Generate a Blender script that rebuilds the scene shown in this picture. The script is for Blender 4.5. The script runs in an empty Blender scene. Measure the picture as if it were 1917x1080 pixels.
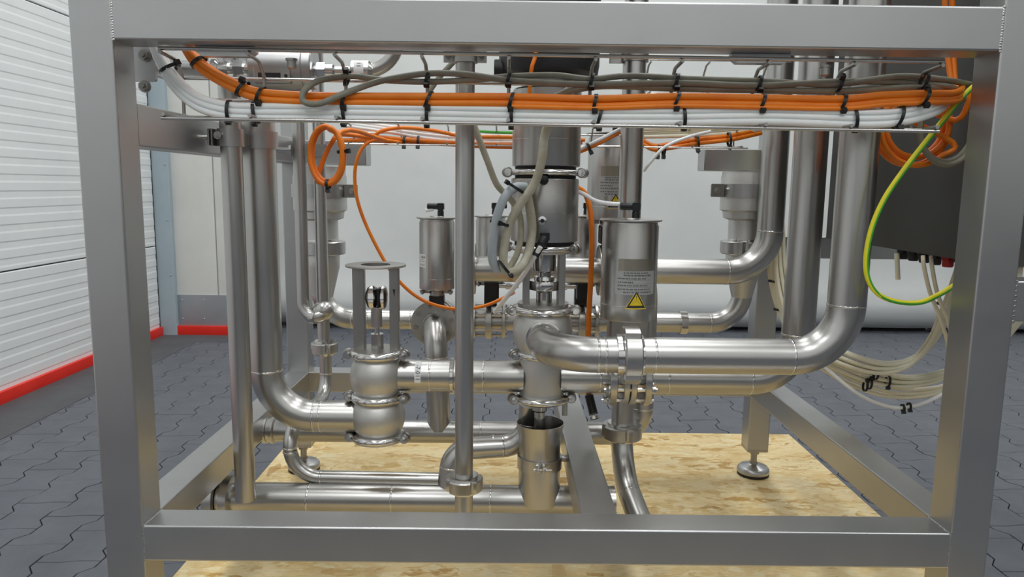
import bpy, math, random
from mathutils import Vector, Matrix
random.seed(7)
PI = math.pi
C = bpy.context.scene.collection

# ------------------------------------------------------------------ camera
CAM_H = 1.125
F_PX, PITCH, YAW, ROLL = 1360.556, .13982, .00478, .01213
CAM = Vector((0, -1.4203, CAM_H))
_f = Vector((math.sin(YAW)*math.cos(PITCH), math.cos(YAW)*math.cos(PITCH), -math.sin(PITCH)))
_r0 = Vector((math.cos(YAW), -math.sin(YAW), 0)); _u0 = _r0.cross(_f)
_r = _r0*math.cos(ROLL) + _u0*math.sin(ROLL); _u = -_r0*math.sin(ROLL) + _u0*math.cos(ROLL)
cd = bpy.data.cameras.new('camera'); cam = bpy.data.objects.new('camera', cd); C.objects.link(cam)
cd.sensor_width = 36; cd.lens = 36*F_PX/1917; cd.clip_start = .02
cam.matrix_world = Matrix(((_r.x, _u.x, -_f.x, CAM.x), (_r.y, _u.y, -_f.y, CAM.y), (_r.z, _u.z, -_f.z, CAM.z), (0, 0, 0, 1)))
sc = bpy.context.scene; sc.camera = cam

# ------------------------------------------------------------------ world, exposure
w = bpy.data.worlds.new('hall_air'); sc.world = w; w.use_nodes = True
w.node_tree.nodes['Background'].inputs[0].default_value = (.80, .86, .92, 1)
w.node_tree.nodes['Background'].inputs[1].default_value = .25
vs = sc.view_settings
vs.view_transform = 'Standard'; vs.look = 'None'; vs.gamma = 1; vs.use_curve_mapping = False
vs.exposure = -0.04

# ------------------------------------------------------------------ hall lights (fluorescent strips under the ceiling)
CEIL = 5.2
LIGHTS = [(x, y) for x in (-1.2, 1.0, 3.6) for y in (-3.4, -.4, 2.6)]
for (x, y) in LIGHTS:
    ld = bpy.data.lights.new('strip_light_glow', 'AREA'); ld.shape = 'RECTANGLE'; ld.size = .5; ld.size_y = 2.2
    ld.energy = 46; ld.color = (.97, .99, 1)
    lo = bpy.data.objects.new('strip_light_glow', ld); C.objects.link(lo); lo.location = (x, y, CEIL-.21)

# ------------------------------------------------------------------ coordinates: photo pixel + depth -> place
def at(px, py, Y):
    d = _r*((px-958.5)/F_PX) - _u*((py-540)/F_PX) + _f
    k = (Y-CAM.y)/d.y
    return CAM + d*k
def on_floor(px, py, Z=0):
    d = _r*((px-958.5)/F_PX) - _u*((py-540)/F_PX) + _f
    return CAM + d*((Z-CAM.z)/d.z)
def X(px, py, Y): return at(px, py, Y).x
def Zt(px, py, Y): return at(px, py, Y).z

# ------------------------------------------------------------------ materials
MATS = {}
def mat(name, col, metal=0, rough=.5, spec=.5, **k):
    m = bpy.data.materials.new(name); m.use_nodes = True; MATS[name] = m
    b = m.node_tree.nodes['Principled BSDF']
    b.inputs['Base Color'].default_value = (*col, 1); b.inputs['Metallic'].default_value = metal
    b.inputs['Roughness'].default_value = rough; b.inputs['Specular IOR Level'].default_value = spec
    for kk, v in k.items(): b.inputs[kk].default_value = v
    return m, m.node_tree, b
def N(nt, t, **k):
    n = nt.nodes.new(t)
    for a, v in k.items():
        if a in n.inputs: n.inputs[a].default_value = v
        else: setattr(n, a, v)
    return n
def ramp(nt, src, stops):
    r = nt.nodes.new('ShaderNodeValToRGB'); e = r.color_ramp.elements
    while len(e) < len(stops): e.new(.5)
    for el, (p, c) in zip(e, stops): el.position = p; el.color = (*c, 1) if len(c) == 3 else c
    nt.links.new(src, r.inputs[0]); return r.outputs[0]
def coords(nt, scale=(1, 1, 1), space='Object', rot=(0, 0, 0)):
    t = nt.nodes.new('ShaderNodeTexCoord'); mp = nt.nodes.new('ShaderNodeMapping')
    mp.inputs['Scale'].default_value = scale; mp.inputs['Rotation'].default_value = rot
    nt.links.new(t.outputs[space], mp.inputs[0]); return mp.outputs[0]
def noise(nt, vec, scale, detail=4, rough=.55):
    n = N(nt, 'ShaderNodeTexNoise'); n.inputs['Scale'].default_value = scale; n.inputs['Detail'].default_value = detail
    n.inputs['Roughness'].default_value = rough; nt.links.new(vec, n.inputs['Vector']); return n.outputs['Fac']
def bump(nt, b, h, strength, dist=.002):
    n = nt.nodes.new('ShaderNodeBump'); n.inputs['Strength'].default_value = strength; n.inputs['Distance'].default_value = dist
    nt.links.new(h, n.inputs['Height']); nt.links.new(n.outputs[0], b.inputs['Normal'])
def steel(name, col, r0, r1, brush=(1, 1, 1), bs=0, tone=.07):
    m, nt, b = mat(name, col, 1, r0)
    v = coords(nt); n = noise(nt, v, 9, 5)
    nt.links.new(ramp(nt, n, [(.3, (r0,)*3), (.7, (r1,)*3)]), b.inputs['Roughness'])
    c0 = tuple(c*(1-tone) for c in col)
    nt.links.new(ramp(nt, noise(nt, v, 3, 4, .5), [(.35, c0), (.65, col)]), b.inputs['Base Color'])
    if bs:
        h = noise(nt, coords(nt, brush), 120, 3); bump(nt, b, h, bs, .0006)
    return m
steel('frame_steel', (.51, .51, .507), .33, .39, (1, 1, 1), .12)
steel('pipe_steel', (.53, .520, .500), .28, .33)
steel('cast_steel', (.68, .67, .645), .42, .5)
steel('bright_steel', (.68, .67, .65), .12, .2)
steel('dull_steel', (.46, .445, .42), .34, .46, tone=.25)
steel('wire_steel', (.60, .59, .57), .22, .3)
steel('cabinet_steel', (.115, .113, .108), .45, .52)
mat('black_plastic', (.012, .012, .013), 0, .42)
mat('black_rubber', (.015, .015, .015), 0, .7)
mat('joint_black', (.01, .01, .01), 0, .8)
def plastic(name, c0, c1, rough, scale=14, **k):
    m, nt, b = mat(name, c0, 0, rough, **k)
    nt.links.new(ramp(nt, noise(nt, coords(nt), scale, 6, .65), [(.35, c0), (.68, c1)]), b.inputs['Base Color'])
    return m
plastic('orange_sheath', (.88, .20, .008), (.94, .26, .012), .42)
plastic('white_tube', (.90, .91, .89), (.94, .945, .93), .28, **{'Subsurface Weight': .25, 'Subsurface Scale': .01})
plastic('cream_tube', (.80, .75, .56), (.88, .84, .68), .3, **{'Subsurface Weight': .2, 'Subsurface Scale': .01})
plastic('grey_sheath', (.20, .19, .145), (.30, .285, .22), .5)
plastic('pale_hose', (.42, .39, .28), (.60, .57, .46), .45, 24)
plastic('blue_grey_hose', (.42, .48, .52), (.52, .57, .60), .45)
plastic('yellow_sheath', (.80, .72, .02), (.86, .78, .03), .4)
plastic('green_sheath', (.06, .36, .03), (.08, .45, .04), .4)
mat('red_plastic', (.35, .01, .01), 0, .4)
mat('label_white', (.78, .79, .78), 0, .45)
mat('label_grey', (.52, .53, .52), .3, .4)
mat('label_ink', (.03, .03, .03), 0, .6)
mat('label_line', (.16, .16, .16), 0, .6)
mat('brown_film', (.40, .37, .30), .9, .38)
mat('warning_yellow', (.85, .62, .02), 0, .45)
mat('lamp_white', (.9, .9, .88), 0, .5)

def paint_materials():
    m, nt, b = mat('paver_grey', (.1, .1, .1), 0, .5)
    t = nt.nodes.new('ShaderNodeNewGeometry'); o = nt.nodes.new('ShaderNodeObjectInfo')
    n = noise(nt, t.outputs['Position'], 7, 8, .7)
    c = ramp(nt, n, [(.3, (.095, .102, .120)), (.62, (.125, .133, .152)), (.8, (.150, .158, .176))])
    nt.links.new(c, b.inputs['Base Color'])
    bump(nt, b, noise(nt, t.outputs['Position'], 90, 6), .35, .003)
    m, nt, b = mat('joint_sand', (.018, .019, .022), 0, .9)
    m, nt, b = mat('kerb_concrete', (.1, .1, .1), 0, .75)
    t = nt.nodes.new('ShaderNodeNewGeometry')
    nt.links.new(ramp(nt, noise(nt, t.outputs['Position'], 5, 8, .7), [(.3, (.075, .077, .083)), (.7, (.105, .108, .115))]), b.inputs['Base Color'])
    plastic('door_white', (.80, .82, .82), (.85, .865, .86), .38, 3)
    plastic('wall_cream', (.66, .66, .62), (.74, .74, .70), .6, 2)
    steel('galvanised', (.50, .55, .58), .45, .55)
    plastic('trim_blue_grey', (.34, .42, .46), (.40, .48, .52), .45, 3)
    plastic('red_paint', (.78, .022, .012), (.85, .035, .018), .42, 5)
    plastic('reflection_dark', (.10, .102, .105), (.13, .132, .135), .7, 1)  # for the added unseen panels that darken low reflections in the steel
    plastic('hall_wall_white', (.82, .82, .81), (.86, .86, .85), .7, 1)
    plastic('hall_wall', (.58, .58, .57), (.64, .64, .63), .7, 1)
    plastic('hall_ceiling', (.52, .53, .53), (.58, .58, .58), .8, 1)
    m, nt, b = mat('tarpaulin', (.7, .72, .70), 0, .45)
    t = nt.nodes.new('ShaderNodeNewGeometry')
    nt.links.new(ramp(nt, noise(nt, t.outputs['Position'], 1.3, 6, .6), [(.3, (.66, .68, .66)), (.7, (.74, .755, .735))]), b.inputs['Base Color'])
    bump(nt, b, noise(nt, t.outputs['Position'], 1.6, 2), .25, .05)
    # oriented strand board: chips of several tans laid mostly along the board
    m, nt, b = mat('strand_board', (.7, .52, .27), 0, .55)
    def chips(scale, rot, rnd=1.0):
        v = N(nt, 'ShaderNodeTexVoronoi'); v.inputs['Scale'].default_value = 1; v.inputs['Randomness'].default_value = rnd
        wob = nt.nodes.new('ShaderNodeVectorMath'); wob.operation = 'MULTIPLY_ADD'
        nn = N(nt, 'ShaderNodeTexNoise'); nn.inputs['Scale'].default_value = 14
        cc = coords(nt, scale, 'Object', (0, 0, rot)); nt.links.new(cc, wob.inputs[2]) ; nt.links.new(coords(nt), nn.inputs['Vector'])
        nt.links.new(nn.outputs['Color'], wob.inputs[0]); wob.inputs[1].default_value = (.9, .9, .9)
        nt.links.new(wob.outputs[0], v.inputs['Vector']); return v
    a = chips((9, 26, 1), .12); d = chips((8, 22, 1), -.45); e = chips((22, 8, 1), .25); g_ = chips((11, 30, 1), .7)
    ra = ramp(nt, a.outputs['Color'], [(.12, (.62, .40, .16)), (.3, (.86, .66, .36)), (.62, (.95, .80, .52)), (.9, (.80, .60, .30))])
    rd = ramp(nt, d.outputs['Color'], [(.12, (.55, .34, .13)), (.25, (.84, .64, .34)), (.6, (.95, .79, .49)), (.95, (.99, .88, .62))])
    rg = ramp(nt, g_.outputs['Color'], [(.1, (.70, .48, .22)), (.4, (.93, .76, .46)), (.8, (.98, .87, .60))])
    pick = ramp(nt, noise(nt, coords(nt, (4, 9, 1), 'Object', (0, 0, .3)), 3, 3), [(.42, (0, 0, 0)), (.55, (1, 1, 1))])
    pick2 = ramp(nt, noise(nt, coords(nt, (5, 8, 1), 'Object', (0, 0, -.4)), 4, 3), [(.5, (0, 0, 0)), (.6, (1, 1, 1))])
    mx = N(nt, 'ShaderNodeMix', data_type='RGBA'); nt.links.new(pick, mx.inputs[0]); nt.links.new(ra, mx.inputs[6]); nt.links.new(rd, mx.inputs[7])
    mx2 = N(nt, 'ShaderNodeMix', data_type='RGBA'); nt.links.new(pick2, mx2.inputs[0]); nt.links.new(mx.outputs[2], mx2.inputs[6]); nt.links.new(rg, mx2.inputs[7])
    re = ramp(nt, e.outputs['Color'], [(.06, (.50, .30, .12)), (.14, (1, 1, 1)), (1, (1, 1, 1))])
    fine = ramp(nt, noise(nt, coords(nt, (6, 34, 1)), 5, 10, .75), [(.30, (.50, .36, .20)), (.42, (.92, .86, .74)), (.6, (1, 1, 1))])
    m1 = N(nt, 'ShaderNodeMix', data_type='RGBA', blend_type='MULTIPLY'); m1.inputs[0].default_value = .55
    nt.links.new(mx2.outputs[2], m1.inputs[6]); nt.links.new(re, m1.inputs[7])
    m2 = N(nt, 'ShaderNodeMix', data_type='RGBA', blend_type='MULTIPLY'); m2.inputs[0].default_value = .8
    nt.links.new(m1.outputs[2], m2.inputs[6]); nt.links.new(fine, m2.inputs[7])
    hs = N(nt, 'ShaderNodeHueSaturation'); hs.inputs['Saturation'].default_value = 1.12; hs.inputs['Value'].default_value = .88
    nt.links.new(m2.outputs[2], hs.inputs['Color']); nt.links.new(hs.outputs[0], b.inputs['Base Color'])
    bump(nt, b, d.outputs['Distance'], .2, .002)
paint_materials()

# ------------------------------------------------------------------ mesh builder
def basis(ax):
    ax = Vector(ax).normalized()
    h = Vector((0, 0, 1)) if abs(ax.z) < .9 else Vector((1, 0, 0))
    a = h.cross(ax).normalized(); return a, ax.cross(a), ax
class MB:
    def __init__(s): s.v = []; s.f = []
    def add(s, vs, fs):
        o = len(s.v); s.v += [Vector(v) for v in vs]; s.f += [tuple(i+o for i in f) for f in fs]; return s
    def loft(s, rings, close=True, caps=True):
        n = len(rings[0]); vs = [p for r in rings for p in r]; fs = []
        for i in range(len(rings)-1):
            for j in range(n if close else n-1):
                k = (j+1) % n; fs.append((i*n+j, i*n+k, (i+1)*n+k, (i+1)*n+j))
        if caps: fs.append(tuple(range(n))[::-1]); fs.append(tuple((len(rings)-1)*n+j for j in range(n)))
        return s.add(vs, fs)
    def box(s, x0, x1, y0, y1, z0, z1, bev=.0, axis='z'):
        c = bev
        if c <= 0:
            P = [[(x0, y0, z), (x1, y0, z), (x1, y1, z), (x0, y1, z)] for z in (z0, z1)]
            return s.loft(P)
        # rounded-rectangle section swept along an axis
        lo = {'x': (y0, y1, z0, z1, x0, x1), 'y': (z0, z1, x0, x1, y0, y1), 'z': (x0, x1, y0, y1, z0, z1)}[axis]
        a0, a1, b0, b1, l0, l1 = lo; sec = []
        for (cx, cy, st) in ((a1-c, b1-c, 0), (a0+c, b1-c, 90), (a0+c, b0+c, 180), (a1-c, b0+c, 270)):
            for k in range(4):
                t = math.radians(st+k*30); sec.append((cx+c*math.cos(t), cy+c*math.sin(t)))
        mk = {'x': lambda a, b, l: (l, a, b), 'y': lambda a, b, l: (b, l, a), 'z': lambda a, b, l: (a, b, l)}[axis]
        return s.loft([[mk(a, b, l) for a, b in sec] for l in (l0, l1)])
    def lathe(s, prof, o, ax=(0, 0, 1), n=32, caps=True):
        a, b, c = basis(ax); o = Vector(o)
        return s.loft([[o+c*h+(a*math.cos(2*PI*j/n)+b*math.sin(2*PI*j/n))*max(r, 1e-5) for j in range(n)] for r, h in prof], True, caps)
    def ringlathe(s, prof, o, ax=(0, 0, 1), n=32):      # closed section: the profile is a loop
        a, b, c = basis(ax); o = Vector(o); m = len(prof); vs = []; fs = []
        for j in range(n):
            t = 2*PI*j/n; d = a*math.cos(t)+b*math.sin(t)
            vs += [o+c*h+d*r for r, h in prof]
        for j in range(n):
            k = (j+1) % n
            for i in range(m):
                q = (i+1) % m; fs.append((j*m+i, k*m+i, k*m+q, j*m+q))
        return s.add(vs, fs)
    def sweep(s, path, r, n=16, caps=True, hole=None):
        pts = [Vector(p) for p in path]; rings = []
        t0 = (pts[1]-pts[0]).normalized(); a, b, _ = basis(t0)
        for i, p in enumerate(pts):
            t = (pts[min(i+1, len(pts)-1)]-pts[max(i-1, 0)]).normalized()
            q = t0.rotation_difference(t); a = q @ a; a = (a-t*a.dot(t)).normalized(); b = t.cross(a); t0 = t
            rr = r(i/(len(pts)-1)) if callable(r) else r
            rings.append([p+(a*math.cos(2*PI*j/n)+b*math.sin(2*PI*j/n))*rr for j in range(n)])
        return s.loft(rings, True, caps)
    def ball(s, c, r, n=8, sq=(1, 1, 1)):
        c = Vector(c); rings = []
        for i in range(1, n):
            t = PI*i/n; rings.append([c+Vector((r*math.sin(t)*math.cos(2*PI*j/(2*n))*sq[0], r*math.sin(t)*math.sin(2*PI*j/(2*n))*sq[1], -r*math.cos(t)*sq[2])) for j in range(2*n)])
        return s.loft(rings)
    def prism(s, poly, o, ax, h, up=None):          # polygon (2d) extruded along ax from o
        a, b, c = basis(ax)
        if up is not None:
            b = (Vector(up)-c*Vector(up).dot(c)).normalized(); a = b.cross(c)
        o = Vector(o)
        return s.loft([[o+a*x+b*y+c*l for x, y in poly] for l in (0, h)])
    def build(s, name, m, parent=None, smooth=40, label=None, cat=None, group=None, kind=None):
        zs = [v.z for v in s.v]; xs = [v.x for v in s.v]; ys = [v.y for v in s.v]
        o = Vector(((min(xs)+max(xs))/2, (min(ys)+max(ys))/2, min(zs)))
        me = bpy.data.meshes.new(name); me.from_pydata([v-o for v in s.v], [], s.f)
        import bmesh
        bm = bmesh.new(); bm.from_mesh(me); bmesh.ops.recalc_face_normals(bm, faces=bm.faces); bm.to_mesh(me); bm.free()
        me.materials.append(MATS[m])
        if smooth:
            me.polygons.foreach_set('use_smooth', [True]*len(me.polygons)); me.set_sharp_from_angle(angle=math.radians(smooth))
        ob = bpy.data.objects.new(name, me); C.objects.link(ob); ob.location = o
        if parent is not None:
            ob.parent = parent; ob.location = o-world_loc(parent)
        tag(ob, label, cat, group, kind); return ob
def world_loc(o):
    l = o.location.copy()
    while o.parent: o = o.parent; l += o.location
    return l
def tag(o, label=None, cat=None, group=None, kind=None):
    if label: o['label'] = label
    if cat: o['category'] = cat
    if group: o['group'] = group
    if kind: o['kind'] = kind
    return o
def thing(name, loc, label, cat, group=None):
    o = bpy.data.objects.new(name, None); o.empty_display_size = .05; C.objects.link(o); o.location = loc
    return tag(o, label, cat, group)
def fillet(pts, rads):
    pts = [Vector(p) for p in pts]; out = [pts[0]]; ends = []
    for i in range(1, len(pts)-1):
        p, a, b = pts[i], pts[i-1], pts[i+1]; R = rads if not isinstance(rads, (list, tuple)) else rads[i-1]
        u = (a-p).normalized(); v = (b-p).normalized(); ang = u.angle(v)
        if ang > PI-.02: out.append(p); continue
        d = R/math.tan(ang/2); d = min(d, (a-p).length*.98, (b-p).length*.98); R = d*math.tan(ang/2)
        c = p+(u+v).normalized()*(R/math.sin(ang/2)); s = p+u*d; e = p+v*d; n = max(6, int((PI-ang)/math.radians(7)))
        ends += [(s, -u), (e, v)]
        va = s-c; vb = e-c; tot = va.angle(vb); axn = va.cross(vb).normalized()
        for k in range(n+1): out.append(c+Matrix.Rotation(tot*k/n, 3, axn) @ va)
    out.append(pts[-1])
    res = [out[0]]
    for p in out[1:]:
        if (p-res[-1]).length > 1e-4: res.append(p)
    # keep the straight runs finely cut near their ends so shading stays clean
    return res, ends
def catmull(pts, n=10):
    P = [Vector(p) for p in pts]; P = [P[0]*2-P[1]]+P+[P[-1]*2-P[-2]]; out = []
    for i in range(1, len(P)-2):
        for k in range(n):
            t = k/n; a, b, c, d = P[i-1], P[i], P[i+1], P[i+2]
            out.append(.5*((2*b)+(c-a)*t+(2*a-5*b+4*c-d)*t*t+(3*b-a-3*c+d)*t**3))
    out.append(P[-2]); return out
def pipe(root, pts, r, bend, m='pipe_steel', name='tube', seams=True, n=28, extra_seams=()):
    path, ends = fillet(pts, bend)
    o = MB().sweep(path, r, n).build(name, m, root, 50)
    if seams:
        for p, d in list(ends)+list(extra_seams):
            MB().ringlathe([(r*.97, -.003), (r+.0004, -.0022), (r+.0006, 0), (r+.0004, .0022), (r*.97, .003)], p, d, n).build('weld_seam', 'bright_steel', root, 60)
    return o
def straight_seam(root, p, d, r): MB().ringlathe([(r*.97, -.003), (r+.0004, -.0022), (r+.0006, 0), (r+.0004, .0022), (r*.97, .003)], p, d, 28).build('weld_seam', 'bright_steel', root, 60)
_bolts = {}
def bolt(parent, loc, ax, s=.012, m='bright_steel', name='bolt'):
    """hexagon head bolt with washer, head pointing along ax; one mesh shared per size"""
    key = (round(s, 4), m)
    if key not in _bolts:
        b = MB(); b.lathe([(s*.72, 0), (s*.72, s*.15)], (0, 0, 0), (0, 0, 1), 16)
        b.prism([(s*.56*math.cos(PI/3*k), s*.56*math.sin(PI/3*k)) for k in range(6)], (0, 0, s*.15), (0, 0, 1), s*.5)
        b.lathe([(s*.3, s*.6), (s*.3, s*.95)], (0, 0, 0), (0, 0, 1), 10)
        ob = b.build(name, m, None, 30); _bolts[key] = ob.data; bpy.data.objects.remove(ob)
    o = bpy.data.objects.new(name, _bolts[key]); C.objects.link(o); o.parent = parent
    a, b_, c = basis(ax)
    o.rotation_euler = Matrix((a, b_, c)).transposed().to_euler(); o.location = Vector(loc)-world_loc(parent)
    return o
def clamp(root, c, r, h=.022, ax=(0, 0, 1), lugs=((1, 0, 0), (-1, 0, 0)), face=(0, -1, 0), m='bright_steel'):
    """hinged ring clamp: V-section band with bolted ears"""
    c = Vector(c); ax = Vector(ax)
    o = MB().ringlathe([(r-.012, -h*.45), (r-.003, -h/2), (r+.007, -h*.38), (r+.0105, -h*.1), (r+.0105, h*.1), (r+.007, h*.38), (r-.003, h/2), (r-.012, h*.45)], c, ax, 40).build('clamp_ring', m, root, 60)
    for l in lugs:
        l = Vector(l).normalized(); t = ax.cross(l); t = t if t.dot(Vector(face)) > 0 else -t
        p = c+l*(r+.014)
        e = MB(); q = p-t*.014
        e.lathe([(.004, 0), (.012, .001), (.0135, .004), (.0135, .009), (.012, .0115), (.004, .0125)], p+t*.002, t, 14)
        e.lathe([(.004, 0), (.012, .001), (.0135, .004), (.0135, .009), (.012, .0115), (.004, .0125)], p-t*.0145, t, 14)
        e.lathe([(.0042, -.022), (.0042, .026)], p, t, 10)
        e.build('clamp_ear', 'dull_steel', o, 40)
        bolt(o, p+t*.0145, t, .013)
    return o
def union(root, c, r, ax, h=.03, hole=.0, notches=4, ph=.4, m='pipe_steel'):
    """round slotted union nut"""
    poly = []; n = 48; a, b, cc = basis(ax); c = Vector(c)
    rings = []
    for hh, sc_ in ((-h/2, .955), (-h/2+.003, 1), (h/2-.003, 1), (h/2, .955)):
        ring = []
        for j in range(n):
            t = 2*PI*j/n; cut = abs(((t+ph) % (2*PI/notches))-(PI/notches)) < PI/n*1.6
            rr = r*sc_*(.86 if cut else 1); ring.append(c+cc*hh+(a*math.cos(t)+b*math.sin(t))*rr)
        rings.append(ring)
    o = MB().loft(rings).build('union_nut', m, root, 30)
    MB().lathe([(r*.72, -h/2-.007), (r*.74, -h/2), (r*.74, h/2), (r*.72, h/2+.007)], c, ax, 32).build('union_collar', 'bright_steel', root, 40)
    return o
def flange(root, c, r, ax, t=.012, nb=8, br=None, s=.012, side=1, bolts=True, ph=.39):
    c = Vector(c); a, b, cc = basis(ax)
    o = MB().lathe([(r-.0015, -t/2), (r, -t/2+.0015), (r, t/2-.0015), (r-.0015, t/2)], c, ax, 40).build('flange', 'pipe_steel', root, 40)
    if bolts:
        for k in range(nb):
            tt = 2*PI*k/nb+ph; bolt(o, c+cc*(side*t/2)+(a*math.cos(tt)+b*math.sin(tt))*(br or r*.82), cc*side, s, 'dull_steel')
    return o
def text_mesh(txt, size):
    cu = bpy.data.curves.new('t', 'FONT'); cu.body = txt; cu.size = size; cu.align_x = 'CENTER'; cu.align_y = 'CENTER'; cu.resolution_u = 3
    ob = bpy.data.objects.new('t', cu); C.objects.link(ob); bpy.context.view_layer.update()
    me = bpy.data.meshes.new_from_object(ob.evaluated_get(bpy.context.evaluated_depsgraph_get()))
    vs = [v.co.copy() for v in me.vertices]; fs = [tuple(p.vertices) for p in me.polygons]
    bpy.data.objects.remove(ob); return vs, fs
def wrap(o, ax, r, ang, pts, lift):
    """flat (u along the girth, v along the axis) -> on a cylinder about ax through o; ang is the outward direction"""
    c = Vector(ax).normalized(); n0 = Vector(ang).normalized(); t0 = c.cross(n0)
    return [Vector(o)+c*v+(n0*math.cos(u/r)+t0*math.sin(u/r))*(r+lift) for u, v in pts]
def curved_patch(root, name, m, o, ax, r, ang, u0, u1, v0, v1, lift=.0008, n=12):
    P = []
    b = MB(); rings = []
    for l in (-.001, lift):
        rings.append(wrap(o, ax, r, ang, [(u0+(u1-u0)*k/n, v) for v in (v0, v1) for k in range(n+1)], l))
    vs = rings[0]+rings[1]; q = 2*(n+1); fs = []
    for k in range(n): fs.append((q+k, q+k+1, q+n+2+k, q+n+1+k))
    for k in range(n): fs += [(k, k+1, q+k+1, q+k), (n+1+k, q+n+1+k, q+n+2+k, n+2+k)]
    fs += [(0, q, q+n+1, n+1), (n, 2*n+1, q+2*n+1, q+n)]
    return b.add(vs, fs).build(name, m, root, 30)
def curved_text(root, name, txt, size, o, ax, r, ang, u, v, rot=0, lift=.0014, m='label_ink'):
    vs, fs = text_mesh(txt, size); ca, sa = math.cos(rot), math.sin(rot)
    pts = [(u+p.x*ca-p.y*sa, v+p.x*sa+p.y*ca) for p in vs]
    MB().add(wrap(o, ax, r, ang, pts, lift), fs).build(name, m, root, 0)

# ================================================================== SETTING
FLOOR_X0, FLOOR_X1, FLOOR_Y0, FLOOR_Y1 = -2.57, 6.2, -5.5, 4.9
floor = MB().box(FLOOR_X0-.1, FLOOR_X1, FLOOR_Y0, FLOOR_Y1, -.12, -.009).build('floor', 'joint_sand', None, 0, kind='structure')
def pavers():
    px_, py_ = .1603, .2; A = .015; g = .0021
    kx = -1.706-px_*5
    def edge(y, yc):    # zigzag of the long joints
        t = ((y-yc)/py_) % 1.0; t = t if t < .5 else 1-t
        return A*(-1 if t < .16 else 1 if t > .34 else -1+2*(t-.16)/.18)
    def block(first):
        ys = [-.1+.0015, -.068, -.032, .032, .068, .1-.0015]
        L = [(-px_/2-edge(y, 0)*1+g, y) for y in ys]; R = [(px_/2+edge(y, 0)-g, y) for y in ys]
        wave = lambda y_: [(x, y_+.0055*(-1 if x < -.028 else 1 if x > .028 else x/.028)) for x in (-.045, -.028, 0, .028, .045)]
        lo_, hi_ = wave(ys[0]), wave(ys[-1])
        R[0] = (R[0][0], ys[0]+.0055); R[-1] = (R[-1][0], ys[-1]+.0055); L[0] = (L[0][0], ys[0]-.0055); L[-1] = (L[-1][0], ys[-1]-.0055)
        poly = R+hi_[::-1]+L[::-1]+lo_; c = .0014
        ins = [(x*(1-c/.08), y*(1-c/.1)) for x, y in poly]
        b = MB(); b.loft([[(x, y, -.012) for x, y in poly], [(x, y, -.0012) for x, y in poly], [(x, y, 0) for x, y in ins]])
        return b
    proto = block(True).build('paver', 'paver_grey', floor, 30); me = proto.data; bpy.data.objects.remove(proto)
    base = MB(); cells = []
    import mathutils
    for i in range(0, 52):
        cx = kx+px_*(i+.5)
        if cx < -2.22-.09: continue
        for j in range(-26, 24):
            cy = j*py_+(.1 if i % 2 else 0)+.02
            if cy > 4.75 or cy < FLOOR_Y0+.1 or cx > FLOOR_X1-.1: continue
            d = Vector((cx, cy, 0))-CAM; dep = d.dot(_f); vis = False
            if dep > .3:
                x = 958.5+F_PX*d.dot(_r)/dep; y = 540-F_PX*d.dot(_u)/dep
                inside = -40 < x < 1957 and y < 1120
                under = -.93 < cx < 1.28 and -.3 < cy < 1.75
                vis = inside and not under and not (205 < x < 255 and y > 0) and (y > 618)
            cells.append((dep if vis else 99+dep, cx, cy))
    cells.sort()
    for q, (d, cx, cy) in enumerate(cells):
        dz = random.uniform(-.0010, .0003)
        if q < 300:
            o = bpy.data.objects.new('paver', me); C.objects.link(o); o.parent = floor
            o.location = Vector((cx, cy, dz))-world_loc(floor)
        else:
            base.add([Vector((cx, cy, dz))+v.co for v in me.vertices], [tuple(p.vertices) for p in me.polygons])
    # the proto mesh keeps its origin at its lowest point
    rest = base.build('paver_field', 'paver_grey', floor, 30, kind='stuff')
    zmin = min(v.co.z for v in me.vertices); zmax = max(v.co.z for v in me.vertices)
    for o in [o for o in floor.children]:
        if o.name.startswith('paver'): o.location.z -= zmax
pavers()
MB().box(-2.57, -2.215, FLOOR_Y0, 3.9, -.02, .0035, .003, 'y').build('trim_1', 'kerb_concrete', None, 30, kind='structure')
MB().box(-2.215, -1.75, 3.66, 3.9, -.02, .0035, .003, 'x').build('trim_2', 'kerb_concrete', None, 30, kind='structure')

def left_wall():
    wl = MB().box(-2.70, -2.585, FLOOR_Y0, 4.0, -.05, CEIL).build('wall_left', 'hall_wall', None, 0, kind='structure')
    per = .0857; x0 = -2.57
    zj = [0.02, CAM_H-.4635, CAM_H-.4635+.7045, CAM_H+.9455, CAM_H+.9455+.7045, CAM_H+.9455+1.409]
    # ribbed door sections, joints where the photo shows them (the middle joint is closed tight)
    for a, b in ((zj[0], zj[1]), (zj[1], zj[3]), (zj[3], zj[5])):
        prof = [(x0-.014, a+.004)]; z = b-.055; cuts = []
        while z-.045 > a+.01: cuts.append(z); z -= per
        prof.append((x0-.003, a+.004)); prof.append((x0, a+.008))
        for z in cuts[::-1]:
            prof += [(x0, z-.046), (x0-.0022, z-.036), (x0-.0022, z-.007), (x0, z)]
        prof += [(x0, b-.008), (x0-.004, b-.003), (x0-.014, b-.003)]
        rings = [[Vector((x, y, z)) for x, z in prof] for y in (FLOOR_Y0+.02, 3.86)]
        MB().loft(rings).build('door_panel', 'door_white', wl, 4)
    MB().box(-2.584, -2.5835, FLOOR_Y0+.02, 3.86, .02, 3.4).build('panel_gap', 'joint_black', wl, 0)
left_wall()
MB().box(-2.572, -2.548, FLOOR_Y0, 3.86, .001, .066, .003, 'y').build('baseboard_left', 'red_paint', None, 30, kind='structure')
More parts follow.
